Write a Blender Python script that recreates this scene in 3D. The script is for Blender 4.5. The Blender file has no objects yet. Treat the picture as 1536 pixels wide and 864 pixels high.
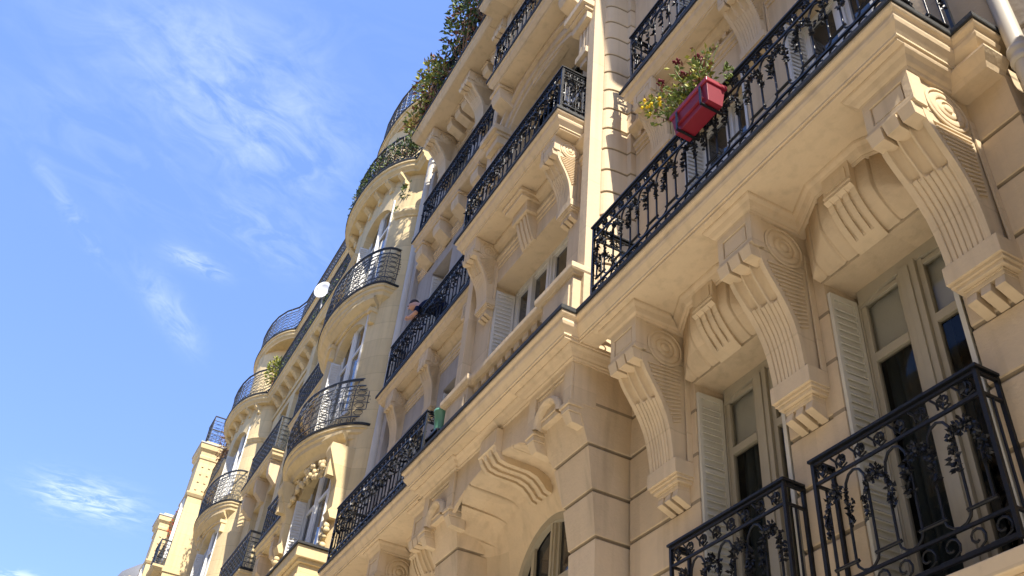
import bpy, bmesh, math, random
from mathutils import Vector, Matrix
random.seed(7)
C = bpy.context.scene.collection
PI = math.pi
sin, cos = math.sin, math.cos

# ------------------------------------------------------------------ helpers
WP = {}
GZ = -1.6            # the street lies 1.6 m below the camera

class MB:
    """collects geometry; build() links it as ONE mesh object"""
    def __init__(s):
        s.v = []; s.f = []; s.sm = []; s.mi = []; s.cur = 0
    def add(s, vs, fs, smooth=False):
        b = len(s.v); s.v += [tuple(p) for p in vs]
        for f in fs:
            s.f.append(tuple(b + i for i in f)); s.sm.append(smooth); s.mi.append(s.cur)
    def box(s, x0, x1, y0, y1, z0, z1):
        s.add([(x0,y0,z0),(x1,y0,z0),(x1,y1,z0),(x0,y1,z0),(x0,y0,z1),(x1,y0,z1),(x1,y1,z1),(x0,y1,z1)],
              [(0,3,2,1),(4,5,6,7),(0,1,5,4),(1,2,6,5),(2,3,7,6),(3,0,4,7)])
    def obox(s, c, ax, ay, az):
        c = Vector(c); vs = []
        for k in (-1, 1):
            for (i, j) in ((-1,-1),(1,-1),(1,1),(-1,1)):
                vs.append(c + Vector(ax)*i + Vector(ay)*j + Vector(az)*k)
        s.add(vs, [(0,3,2,1),(4,5,6,7),(0,1,5,4),(1,2,6,5),(2,3,7,6),(3,0,4,7)])
    def prism_z(s, poly, z0, z1):
        n = len(poly)
        s.add([(x,y,z0) for x,y in poly] + [(x,y,z1) for x,y in poly],
              [tuple(range(n-1,-1,-1)), tuple(range(n,2*n))] + [(i,(i+1)%n,n+(i+1)%n,n+i) for i in range(n)])
    def prism_y(s, poly, y0, y1, smooth=False):
        n = len(poly)
        s.add([(x,y0,z) for x,z in poly] + [(x,y1,z) for x,z in poly],
              [tuple(range(n)), tuple(range(2*n-1,n-1,-1))])
        s.add([(x,y0,z) for x,z in poly] + [(x,y1,z) for x,z in poly],
              [(i,(i+1)%n,n+(i+1)%n,n+i) for i in range(n)], smooth)
    def prism_x(s, poly, x0, x1, smooth=False):      # poly of (y,z)
        n = len(poly)
        s.add([(x0,y,z) for y,z in poly] + [(x1,y,z) for y,z in poly],
              [tuple(range(n-1,-1,-1)), tuple(range(n,2*n))] + [(i,(i+1)%n,n+(i+1)%n,n+i) for i in range(n)])
    def grid(s, rows, smooth=True, close=False):
        n = len(rows[0]); vs = [p for r in rows for p in r]; fs = []
        for i in range(len(rows)-1):
            for j in range(n if close else n-1):
                a = i*n+j; b = i*n+(j+1)%n
                fs.append((a, b, b+n, a+n))
        s.add(vs, fs, smooth)
    def sweep(s, path, prof, smooth=False, cap=True):
        """closed profile [(d,z)] moved along a plan path; d>0 is outward (to the right of the path's direction)"""
        nn = []
        for i in range(len(path)-1):
            dx = path[i+1][0]-path[i][0]; dy = path[i+1][1]-path[i][1]; l = math.hypot(dx,dy) or 1
            nn.append((dy/l, -dx/l))
        rows = []
        for i, (x, y) in enumerate(path):
            if i == 0: m = nn[0]
            elif i == len(path)-1: m = nn[-1]
            else:
                a, b = nn[i-1], nn[i]; k = max(1+a[0]*b[0]+a[1]*b[1], .25)
                m = ((a[0]+b[0])/k, (a[1]+b[1])/k)
            rows.append([(x+m[0]*d, y+m[1]*d, z) for d, z in prof])
        s.grid(rows, smooth, True)
        if cap:
            n = len(prof)
            s.add(rows[0], [tuple(range(n))]); s.add(rows[-1], [tuple(range(n-1,-1,-1))])
    def tube(s, pts, r, n=5, taper=None, closed=False):
        pts = [Vector(p) for p in pts]; rows = []
        m = len(pts)
        for i, p in enumerate(pts):
            if closed: t = pts[(i+1)%m]-pts[i-1]
            else: t = pts[min(i+1,m-1)]-pts[max(i-1,0)]
            if t.length < 1e-7: t = Vector((0,0,1))
            t.normalize()
            a = Vector((0,1,0)) if abs(t.y) < .9 else Vector((1,0,0))
            u = t.cross(a).normalized(); w = t.cross(u)
            rr = r if taper is None else r*(1+(taper-1)*i/max(1,m-1))
            rows.append([p + (u*cos(2*PI*k/n) + w*sin(2*PI*k/n))*rr for k in range(n)])
        if closed: rows.append(rows[0])
        s.grid(rows, True, True)
        if not closed:
            s.add(rows[0], [tuple(range(n))]); s.add(rows[-1], [tuple(range(n-1,-1,-1))])
    def lathe(s, prof, c=(0,0,0), axis='Z', n=16):   # prof [(r,h)]
        rows = []
        for r, h in prof:
            row = []
            for k in range(n):
                a = 2*PI*k/n
                if axis == 'Z': row.append((c[0]+r*cos(a), c[1]+r*sin(a), c[2]+h))
                elif axis == 'X': row.append((c[0]+h, c[1]+r*cos(a), c[2]+r*sin(a)))
                else: row.append((c[0]+r*cos(a), c[1]+h, c[2]+r*sin(a)))
            rows.append(row)
        s.grid(rows, True, True)
        s.add(rows[0], [tuple(range(n))]); s.add(rows[-1], [tuple(range(n-1,-1,-1))])
    def ball(s, c, r, seg=6, rings=4, sc=(1,1,1)):
        rows = []
        for i in range(rings+1):
            th = PI*i/rings
            rows.append([(c[0]+sc[0]*r*max(sin(th),.02)*cos(2*PI*k/seg), c[1]+sc[1]*r*max(sin(th),.02)*sin(2*PI*k/seg), c[2]+sc[2]*r*cos(th)) for k in range(seg)])
        s.grid(rows, True, True)
    def leaf(s, c, d, w, l, th=.18):
        """a small folded leaf with a little thickness"""
        d = Vector(d).normalized(); a = Vector((random.uniform(-1,1),random.uniform(-1,1),random.uniform(-1,1)))
        u = d.cross(a)
        if u.length < 1e-3: u = d.cross(Vector((1,.3,.2)))
        u.normalize(); n = d.cross(u); c = Vector(c)
        s.add([c, c+d*l*.45+u*w*.5+n*w*th, c+d*l, c+d*l*.45-u*w*.5+n*w*th, c+d*l*.5-n*w*th],
              [(0,1,4),(1,2,4),(2,3,4),(3,0,4),(0,3,2,1)])
    def build(s, name, mats, parent=None, loc=None, bevel=0, recalc=True):
        me = bpy.data.meshes.new(name)
        if parent is not None: w = WP[parent.name]
        else: w = Vector((0,0,0))
        if loc is None: off = w; l = Vector((0,0,0))
        else: off = Vector((0,0,0)); l = Vector(loc) - w
        me.from_pydata([(x-off.x, y-off.y, z-off.z) for x,y,z in s.v], [], s.f)
        if not isinstance(mats, (list, tuple)): mats = [mats]
        for m in mats: me.materials.append(m)
        me.polygons.foreach_set('use_smooth', s.sm)
        me.polygons.foreach_set('material_index', s.mi)
        if recalc:
            bm = bmesh.new(); bm.from_mesh(me)
            bmesh.ops.recalc_face_normals(bm, faces=bm.faces[:]); bm.to_mesh(me); bm.free()
        me.update()
        o = bpy.data.objects.new(name, me); C.objects.link(o)
        if parent is not None: o.parent = parent
        o.location = l; WP[o.name] = w + l
        if bevel:
            b = o.modifiers.new('bevel', 'BEVEL'); b.width = bevel; b.segments = 2
            b.limit_method = 'ANGLE'; b.angle_limit = math.radians(38); b.use_clamp_overlap = True
        return o

def thing(name, label, cat, loc=(0,0,0), group=None, kind=None):
    o = bpy.data.objects.new(name, None); C.objects.link(o); o.location = loc; o.empty_display_size = .3
    WP[o.name] = Vector(loc); return tag(o, label, cat, group, kind)
def tag(o, label=None, cat=None, group=None, kind=None):
    if label: o['label'] = label
    if cat: o['category'] = cat
    if group: o['group'] = group
    if kind: o['kind'] = kind
    return o
def dup(o, shift, label=None):
    c = o.copy(); C.objects.link(c); c.location = Vector(o.location) + Vector(shift)
    WP[c.name] = WP[o.name] + Vector(shift)
    if label: c['label'] = label
    for ch in o.children:
        k = ch.copy(); C.objects.link(k); k.parent = c; WP[k.name] = WP[ch.name] + Vector(shift)
    return c

# ------------------------------------------------------------------ materials
def mat(name, col, rough=.8, spec=.3, metal=0, var=0, bump=0, bscale=40, streak=0, col2=None, vscale=.7, coat=0, blocks=None, joints=0, jw=.022, z0=2.85):
    m = bpy.data.materials.new(name); m.use_nodes = True
    nt = m.node_tree; N = nt.nodes; L = nt.links; b = N['Principled BSDF']
    b.inputs['Base Color'].default_value = (*col, 1); b.inputs['Roughness'].default_value = rough
    b.inputs['Specular IOR Level'].default_value = spec; b.inputs['Metallic'].default_value = metal
    if coat: b.inputs['Coat Weight'].default_value = coat
    geo = N.new('ShaderNodeNewGeometry')
    if var or streak:
        src = None
        def mixin(prev, fac_socket, c2, amt):
            mx = N.new('ShaderNodeMix'); mx.data_type = 'RGBA'
            mu = N.new('ShaderNodeMath'); mu.operation = 'MULTIPLY'; mu.inputs[1].default_value = amt
            L.new(fac_socket, mu.inputs[0]); L.new(mu.outputs[0], mx.inputs['Factor'])
            if prev is None: mx.inputs['A'].default_value = (*col, 1)
            else: L.new(prev, mx.inputs['A'])
            mx.inputs['B'].default_value = (*c2, 1)
            return mx.outputs['Result']
        c2 = col2 or tuple(c*.6 for c in col)
        if var:
            for (sc, am) in ((vscale*1.3, 1.0), (vscale*11, .7)):
                n = N.new('ShaderNodeTexNoise'); n.inputs['Scale'].default_value = sc; n.inputs['Detail'].default_value = 4
                L.new(geo.outputs['Position'], n.inputs['Vector'])
                r = N.new('ShaderNodeMapRange'); r.inputs['From Min'].default_value = .42; r.inputs['From Max'].default_value = .7
                L.new(n.outputs['Fac'], r.inputs['Value'])
                src = mixin(src, r.outputs['Result'], c2, var*am)
        if streak:
            mp = N.new('ShaderNodeMapping'); mp.inputs['Scale'].default_value = (9, 9, .55)
            L.new(geo.outputs['Position'], mp.inputs['Vector'])
            n = N.new('ShaderNodeTexNoise'); n.inputs['Scale'].default_value = 1; n.inputs['Detail'].default_value = 3
            L.new(mp.outputs[0], n.inputs['Vector'])
            r = N.new('ShaderNodeMapRange'); r.inputs['From Min'].default_value = .5; r.inputs['From Max'].default_value = .78
            L.new(n.outputs['Fac'], r.inputs['Value'])
            src = mixin(src, r.outputs['Result'], tuple(c*.45 for c in col), streak)
        L.new(src, b.inputs['Base Color'])
    if blocks:                                  # block-to-block colour difference and fine mortar joints
        vm = N.new('ShaderNodeVectorMath'); vm.operation = 'MULTIPLY_ADD'; L.new(geo.outputs['Position'], vm.inputs[0])
        vm.inputs[1].default_value = (1/blocks[0], 1/3.0, 1/blocks[1]); vm.inputs[2].default_value = (.37, .2, -z0/blocks[1]+jw/2)
        fl_ = N.new('ShaderNodeVectorMath'); fl_.operation = 'FLOOR'; L.new(vm.outputs[0], fl_.inputs[0])
        wn = N.new('ShaderNodeTexWhiteNoise'); L.new(fl_.outputs[0], wn.inputs['Vector'])
        mr = N.new('ShaderNodeMapRange'); mr.inputs['To Min'].default_value = .90; mr.inputs['To Max'].default_value = 1.05; L.new(wn.outputs['Value'], mr.inputs['Value'])
        fac = mr.outputs['Result']
        if joints:
            fr = N.new('ShaderNodeVectorMath'); fr.operation = 'FRACTION'; L.new(vm.outputs[0], fr.inputs[0])
            sp = N.new('ShaderNodeSeparateXYZ'); L.new(fr.outputs[0], sp.inputs[0])
            lt = N.new('ShaderNodeMath'); lt.operation = 'LESS_THAN'; lt.inputs[1].default_value = jw; L.new(sp.outputs['Z'], lt.inputs[0])
            ml = N.new('ShaderNodeMath'); ml.operation = 'MULTIPLY_ADD'; ml.inputs[1].default_value = -joints; ml.inputs[2].default_value = 1; L.new(lt.outputs[0], ml.inputs[0])
            m2 = N.new('ShaderNodeMath'); m2.operation = 'MULTIPLY'; L.new(fac, m2.inputs[0]); L.new(ml.outputs[0], m2.inputs[1]); fac = m2.outputs[0]
        vs = N.new('ShaderNodeVectorMath'); vs.operation = 'SCALE'; L.new(src, vs.inputs[0]); L.new(fac, vs.inputs['Scale'])
        L.new(vs.outputs[0], b.inputs['Base Color'])
    if bump:
        n = N.new('ShaderNodeTexNoise'); n.inputs['Scale'].default_value = bscale; n.inputs['Detail'].default_value = 3
        L.new(geo.outputs['Position'], n.inputs['Vector'])
        bp = N.new('ShaderNodeBump'); bp.inputs['Strength'].default_value = bump; bp.inputs['Distance'].default_value = .01
        L.new(n.outputs['Fac'], bp.inputs['Height']); L.new(bp.outputs[0], b.inputs['Normal'])
    return m
STONE = mat('limestone', (.63,.488,.31), .85, .2, var=.22, bump=.45, bscale=28, streak=.34, col2=(.40,.325,.225), blocks=(.95,.42))
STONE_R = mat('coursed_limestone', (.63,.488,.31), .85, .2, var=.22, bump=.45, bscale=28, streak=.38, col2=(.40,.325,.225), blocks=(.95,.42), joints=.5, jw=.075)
STONE_C = mat('coursed_limestone_corner', (.65,.51,.325), .85, .2, var=.18, bump=.35, bscale=22, streak=.25, col2=(.46,.365,.25), blocks=(5,.368), joints=.45, jw=.075, z0=8.23)
STONE_L = mat('limestone_smooth', (.65,.51,.325), .85, .2, var=.18, bump=.35, bscale=22, streak=.32, col2=(.46,.365,.25), blocks=(1.3,.736), joints=.10)
STONE_Y = mat('yellow_stone', (.67,.525,.285), .85, .2, var=.2, bump=.4, bscale=20, streak=.32, col2=(.46,.36,.225), blocks=(.8,.42), joints=.22)
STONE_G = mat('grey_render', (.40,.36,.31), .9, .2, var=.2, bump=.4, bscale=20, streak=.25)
MORTAR = mat('dirty_edge', (.16,.13,.09), .9, .2, var=.3)
IRON = mat('black_iron', (.009,.010,.012), .38, .32, var=.3, bump=.2, bscale=60)
IRON_LIT = mat('sunlit_iron', (.05,.055,.06), .35, .45, var=.3, bump=.2, bscale=60)  # black iron lightened in its colour to suggest sun on the bars
ZINC = mat('dark_zinc', (.022,.022,.020), .65, .4, var=.4, bump=.3, streak=.4)
ZINC_L = mat('pale_zinc', (.42,.42,.40), .5, .4, var=.2)
SHUT = mat('shutter_paint', (.60,.56,.44), .5, .35, var=.16, streak=.15)
SHUTW = mat('white_shutter_paint', (.66,.64,.58), .5, .35, var=.15, streak=.15)
FRAME = mat('window_paint', (.40,.35,.25), .5, .35, var=.2)
FRAMEW = mat('white_window_paint', (.72,.71,.66), .45, .35, var=.1)
PIPE = mat('pipe_paint', (.55,.50,.41), .5, .35, var=.2, streak=.3)
BLIND = mat('roller_blind', (.80,.74,.62), .9, .1, var=.1)
CURT = mat('blue_grey_curtain', (.045,.055,.055), .95, .1, var=.2)
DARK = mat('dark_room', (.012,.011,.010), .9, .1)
REDP = mat('red_plastic', (.20,.006,.018), .5, .5, var=.15)
REDP2 = mat('red_plastic_rim', (.26,.010,.025), .48, .5, var=.1)
GREENP = mat('green_plastic', (.10,.26,.17), .4, .5, var=.1)
WHITE = mat('white_paint', (.82,.82,.80), .4, .4)
SKIN = mat('skin', (.56,.31,.21), .55, .4, var=.1)
NAVY = mat('navy_cloth', (.012,.018,.045), .9, .1, var=.2)
HAIR = mat('brown_hair', (.035,.02,.012), .6, .3, var=.3)
LEAF1 = mat('leaf_green', (.13,.18,.035), .6, .3, var=.4, vscale=8)
LEAF2 = mat('leaf_dark', (.05,.085,.025), .6, .3, var=.4, vscale=8)
LEAF3 = mat('leaf_yellow', (.32,.32,.05), .6, .3, var=.3, vscale=8)
LEAF4 = mat('leaf_rust', (.18,.075,.045), .6, .3, var=.4, vscale=8)
FLOW = mat('dark_red_flower', (.13,.012,.02), .7, .2)
FLOWY = mat('yellow_flower', (.75,.50,.02), .7, .2)
FLOWR = mat('orange_flower', (.60,.10,.03), .7, .2)
TWIG = mat('dry_twig', (.26,.16,.09), .9, .1)
ASPH = mat('asphalt', (.09,.088,.085), .9, .2, var=.3, bump=.4, bscale=60)
PAVE = mat('pavement_stone', (.60,.56,.49), .9, .2, var=.3, bump=.3)
LINE = mat('road_paint', (.75,.75,.72), .7, .3, var=.2)
def glass_mat(name, op, base=(.015,.018,.022)):
    m = bpy.data.materials.new(name); m.use_nodes = True; nt = m.node_tree; N = nt.nodes; L = nt.links
    if op:
        b = N['Principled BSDF']; b.inputs['Base Color'].default_value = (*base,1); b.inputs['Roughness'].default_value = .04
        b.inputs['Specular IOR Level'].default_value = .8
    else:
        out = N['Material Output']; N.remove(N['Principled BSDF'])
        g = N.new('ShaderNodeBsdfGlossy'); g.inputs['Roughness'].default_value = .02
        t = N.new('ShaderNodeBsdfTransparent'); t.inputs['Color'].default_value = (.78,.80,.78,1)
        fr = N.new('ShaderNodeFresnel'); fr.inputs['IOR'].default_value = 1.5
        mx = N.new('ShaderNodeMixShader'); hf = N.new('ShaderNodeMath'); hf.operation = 'MULTIPLY'; hf.inputs[1].default_value = .55; L.new(fr.outputs[0], hf.inputs[0]); L.new(hf.outputs[0], mx.inputs[0]); L.new(t.outputs[0], mx.inputs[1]); L.new(g.outputs[0], mx.inputs[2])
        L.new(mx.outputs[0], out.inputs['Surface'])
    return m
GLASS = glass_mat('clear_glass', False); GLASSD = glass_mat('dark_glass', True)

# ------------------------------------------------------------------ iron railings
def path_map(path):
    """arc length -> (x, y, tx, ty) on a plan polyline"""
    seg = []; tot = 0
    for a, b in zip(path, path[1:]):
        l = math.hypot(b[0]-a[0], b[1]-a[1]); seg.append((tot, l, a, b)); tot += l
    def f(s):
        s = min(max(s, 0), tot - 1e-6)
        for s0, l, a, b in seg:
            if s <= s0 + l:
                k = (s - s0)/l
                return a[0]+(b[0]-a[0])*k, a[1]+(b[1]-a[1])*k, (b[0]-a[0])/l, (b[1]-a[1])/l
    return f, tot
def railing(m, path, z0, H=1.0, p=.29, lod=2, style='garland', posts=True, belly=0):
    f, tot = path_map(path)
    K = H/1.0
    def P(u, v, w=0):
        x, y, tx, ty = f(u)
        if belly: w += belly*sin(PI*min(max(v/H,0),1))**1.5
        return (x + ty*w, y - tx*w, z0 + v)
    ns = 5 if lod == 2 else 4
    def T(pts, r, n=None): m.tube([P(*q) if len(q) == 2 else P(q[0], q[1], q[2]) for q in pts], r*(1 if lod==2 else 1.1), n or ns)
    curved = len(path) > 4
    # long rails follow the path
    def rail(v, hw, hh):
        if curved:
            m.sweep([(P(tot*i/40, v)[0], P(tot*i/40, v)[1]) for i in range(41)], [(-hw,z0+v-hh),(hw,z0+v-hh),(hw,z0+v+hh),(-hw,z0+v+hh)])
        else: m.sweep(path, [(-hw,z0+v-hh),(hw,z0+v-hh),(hw,z0+v+hh),(-hw,z0+v+hh)])
    rail(H, .026, .009); rail(H-.028, .011, .009)
    rail(H-.165*K, .009, .010); rail(.165*K, .009, .009); rail(.02, .012, .012)
    if posts:
        for i, (x, y) in enumerate(path if not curved else (path[0], path[-1])):
            m.box(x-.013, x+.013, y-.013, y+.013, z0, z0+H)
    # straight runs between plan corners keep whole modules
    runs = []
    if curved: runs = [(0, tot)]
    else:
        s = 0
        for a, b in zip(path, path[1:]):
            l = math.hypot(b[0]-a[0], b[1]-a[1]); runs.append((s, s+l)); s += l
    for (s0, s1) in runs:
        Ln = s1 - s0
        if Ln < .1: continue
        if style == 'garland' and Ln < .3:
            T([((s0+s1)/2, .16*K), ((s0+s1)/2, H-.17*K)], .009); continue
        n = max(1, round(Ln/p)); q = Ln/n
        if style == 'garland':
            for i in range(n):
                c = s0 + (i+.5)*q; h = .23*q
                st = .25*K; top = .675*K
                for sg in (-1, 1): T([(c+sg*h, st), (c+sg*h, top)], .0095)
                T([(c-h*1.3, st), (c+h*1.3, st)], .0135, 4)
                if i < n-1:
                    e = q - 2*h
                    T([(c+h+e*.5*(1-cos(PI*k/6)), st-.075*K*sin(PI*k/6)) for k in range(7)], .009)
                    T([(c+h+e*.5*(1-cos(PI*k/6)), top+.13*K*sin(PI*k/6)) for k in range(7)], .0095)
                # running scrolls at the foot and under the handrail
                for (va, vb, flip) in ((.033*K, .155*K, 1), (H-.155*K, H-.042*K, -1)):
                    cnt = 2
                    for j in range(cnt):
                        cu = s0 + i*q + q*(j+.5)/cnt; cv = (va+vb)/2; r = (vb-va)*.47
                        pts = []
                        for k in range(10):
                            a = -PI*.2 + k*PI*.21; rr = r*(1-.075*k)
                            pts.append((cu+rr*cos(a)*flip, cv+rr*sin(a)))
                        pts = [(cu-q/cnt*.5, va if flip>0 else vb), (cu-q/cnt*.1, va+.01)] * 0 + pts
                        T(pts, .0085, 4)
                        T([(cu-q/cnt*.55, va if flip>0 else vb), (cu, va+(0 if flip>0 else .008)), (cu+r*.8*1, cv-r*.6)], .008, 4)
                        if lod == 2 and flip < 0:
                            for t in range(6):
                                a = t*1.05+.5
                                m.leaf(P(cu, cv, .004), Vector(P(cu+cos(a), cv+sin(a), .2)) - Vector(P(cu, cv)), .03, .05)
                # hanging garlands: a bow of flowers, leaf strings down both bars
                if lod == 2:
                    for t in range(18):
                        a = t*2*PI/9 + .3*(t > 8); d = Vector(P(c+.1*cos(a), top+.1*sin(a), .03)) - Vector(P(c, top, 0))
                        m.leaf(P(c+(.016+.022*(t>8))*cos(a), top+.03*K+(.016+.022*(t>8))*sin(a), .012), d, .026, .036, .35)
                    m.ball(P(c, top+.03, .015), .02)
                    for sg in (-1, 1):
                        for k in range(44):
                            v = top + .06 - k*.0062*K
                            u = c + sg*(h*.45 + h*.85*min(1, k/18) + .022*sin(k*1.7)*(1-k/60))
                            d = Vector(P(u+random.uniform(-1,1), v-random.uniform(-.3,1.1), random.uniform(0,.6))) - Vector(P(u, v))
                            m.leaf(P(u, v, .008), d, random.uniform(.019,.033), random.uniform(.030,.052), .35)
                        m.ball(P(c+sg*h*1.1, top-.06, .012), .017, 5, 3)
                elif lod == 1:
                    for t in range(5):
                        a = t*2*PI/5 + .3; d = Vector(P(c+.1*cos(a), top+.1*sin(a), .03)) - Vector(P(c, top, 0))
                        m.leaf(P(c, top+.03, .01), d, .05, .085, .3)
                    for sg in (-1, 1):
                        for k in range(8):
                            v = top + .02 - k*.035*K
                            d = Vector(P(c+random.uniform(-1,1), v-random.uniform(-.3,1.1), .3)) - Vector(P(c, v))
                            m.leaf(P(c+sg*h, v, .006), d, .04, .07, .3)
        elif style == 'scroll':                   # dense scrollwork panel
            for i in range(n):
                c = s0 + (i+.5)*q
                for sg in (-1, 1): T([(s0+i*q+(0 if sg<0 else q), .02), (s0+i*q+(0 if sg<0 else q), H-.1)], .006, 4)
                T([(c, .16*K), (c, .86*K)], .006, 4)
                for j in range(5):
                    cv = (.22+.14*j)*K
                    for sg in (-1, 1):
                        T([(c+sg*(q*.06+q*.2*(1-cos(a*.7)) ), cv+.055*K*sin(a)) for a in [k*.8 for k in range(8)]], .0055, 4)
                        if lod == 2: m.leaf(P(c+sg*q*.2, cv), (sg*.4, -.2, .6), .03, .06, .3)
                for (va, vb) in ((.035*K,.14*K),(H-.12*K,H-.04*K)):
                    for j in range(2):
                        cu = s0+i*q+q*(j+.5)/2; r = (vb-va)*.45
                        T([(cu+r*cos(k*.8), (va+vb)/2+r*sin(k*.8)) for k in range(8)], .0055, 4)
        elif style == 'grille':                   # crossed bars with small rosettes
            for i in range(n):
                c = s0 + (i+.5)*q
                T([(s0+i*q, .02), (s0+i*q, H*.33), (s0+i*q, H*.66), (s0+i*q, H)], .008, 4)
                for j in range(5):
                    cv = (.24+.135*j)*K
                    T([(c+q*.36*cos(k*PI/3), cv+.052*K*sin(k*PI/3)) for k in range(7)], .0065, 4)
                    if j < 4: m.ball(P(c, cv+.066*K), .012, 4, 2)
                for k in range(2):
                    cu = s0+i*q+q*(k+.5)/2
                    T([(cu+.05*K*cos(a*.9)*.5, .085*K+.05*K*sin(a*.9)) for a in range(7)], .0075, 4)
            for v in (.3, .44, .58, .72): rail(v*K, .005, .005)
    if not curved and lod == 2 and style == 'garland':
        pass

# ------------------------------------------------------------------ the nearest building
A = thing('apartment_building', 'nearest cream limestone apartment building with carved scroll corbels, deep balconies and an arched centre bay', 'building', (-8, 4.3, GZ), 'apartment buildings along the street')
FY = 4.3
JZ = [2.85+.42*k for k in range(-10, 7)]
def notched(z0, z1, js, back=-.35, d=.022, w=.017):
    pr = [(back, z0), (0, z0)]
    for j in js:
        if z0+.03 < j < z1-.03:
            pr += [(0, j-w-.008), (-.006, j-w), (-d, j-w*.3), (-d, j+w*.3), (-.006, j+w), (0, j+w+.008)]
    return pr + [(0, z1), (back, z1)]
def wall_cols(m, x0, x1, y, z0, z1, ops, th=.35):
    """flat wall of the given thickness with rectangular openings [(xa, xb, za, zb)]"""
    xs = sorted({x0, x1, *[v for o in ops for v in o[:2] if x0 < v < x1]})
    for a, b in zip(xs, xs[1:]):
        cur = z0
        for o in sorted([o for o in ops if o[0] <= a+1e-6 and o[1] >= b-1e-6], key=lambda o: o[2]):
            if o[2] > cur: m.box(a, b, y, y+th, cur, o[2])
            cur = o[3]
        if cur < z1: m.box(a, b, y, y+th, cur, z1)
def frame_box(m, x0, x1, z0, z1, y, t, d):
    """a picture-frame of four bars standing d proud of the plane y"""
    m.box(x0, x1, y-d, y+.01, z0, z0+t); m.box(x0, x1, y-d, y+.01, z1-t, z1)
    m.box(x0, x0+t, y-d, y+.01, z0+t, z1-t); m.box(x1-t, x1, y-d, y+.01, z0+t, z1-t)

# --- lower walls of a recessed bay (two windows), deep hoods and big corbels
def lower_bay(par, x0, x1, wins, corbs):
    m = MB()
    xs = [x0]
    for (a, b) in wins: xs += [a, b]
    xs.append(x1)
    for i in range(0, len(xs), 2):
        a, b = xs[i], xs[i+1]
        if i+2 < len(xs): m.sweep([(a, FY), (b-.11, FY)], notched(GZ, 5.45, JZ)); m.box(b-.11, b, FY, FY+.35, GZ, 5.45)
        else: m.sweep([(a, FY), (b, FY)], notched(GZ, 5.45, JZ))
    for (a, b) in wins:
        m.box(a, b, FY, FY+.35, 4.80, 5.45); m.box(a, b, FY, FY+.35, GZ, 2.2)
        # room behind
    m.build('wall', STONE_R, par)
    for (a, b) in wins:
        c = (a+b)/2; sl = MB(); sl.box(a-.12, b+.12, FY-.26, FY+.3, 2.10, 2.2); sl.box(a-.06, b+.06, FY-.2, FY-.003, 1.98, 2.10)
        sl.build('window_sill', STONE_L, par, bevel=.008)
        hood(par, c, (b-a)/2)
def hood(par, c, hw):
    """canted arched hood over a window, with a fluted keystone"""
    m = MB(); cols = []
    H0 = hw+.015
    def yf(x):
        ax = abs(x)
        return 4.065 if ax < .24 else 4.065 + (ax-.24)/(H0-.24)*.15
    xs = [-H0 + 2*H0*i/44 for i in range(45)]
    for g in (-.27, .26, -.47, .47): xs += [g-.016, g-.008, g+.008, g+.016]
    xs = sorted(xs)
    for x in xs:
        y0 = yf(x); zt = 5.12 - .30*(x/H0)**2
        off = 0
        for g in (-.27, .26, -.47, .47):
            if abs(x-g) < .010: off = .022
        y0 += off
        pts = [(c+x, y0+.3, 5.45), (c+x, y0, 5.45), (c+x, y0, zt+.02)]
        for k in range(0, 9):
            th = k/8*PI/2; pc = max(cos(th),0)**1.5; ps = sin(th)**1.5
            pts.append((c+x, 4.29-(4.29-y0-.004)*pc, zt-(zt-4.815-off*.6)*ps))
        cols.append(pts)
    m.grid(cols, True)
    m.add(cols[0] + [(c+xs[0], 4.32, 4.8), (c+xs[0], 4.32, 5.45)], [tuple(range(len(cols[0])+2))])
    m.add(cols[-1] + [(c+xs[-1], 4.32, 4.8), (c+xs[-1], 4.32, 5.45)], [tuple(range(len(cols[0])+2))])
    o = m.build('window_hood', STONE, par)
    k = MB()
    prof = [(4.015, 5.40), (4.015, 5.205), (4.0, 5.20), (4.0, 5.185), (4.015, 5.18), (4.015, 5.165), (4.0, 5.16), (4.0,5.145)]
    for q in range(11):
        th = q/10*PI/2; prof.append((4.285-.248*max(cos(th),0)**1.5, 5.125-.345*sin(th)**1.5))
    prof += [(4.29, 5.40)]
    prg = [(y+(.020 if 8 <= i < 15 else 0), z+(.012 if 13 <= i < 15 else 0)) for i, (y, z) in enumerate(prof)]
    w = .135; fl = [(-w, -.086, 0), (-.086, -.060, 1), (-.060, -.013, 0), (-.013, .013, 1), (.013, .060, 0), (.060, .086, 1), (.086, w, 0)]
    for a, b, g in fl:
        k.prism_x(prg if g else prof, c+a, c+b)
    k.box(c-.10, c+.10, 4.006, 4.02, 5.23, 5.34)
    k.build('keystone', STONE_L, par)

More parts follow.
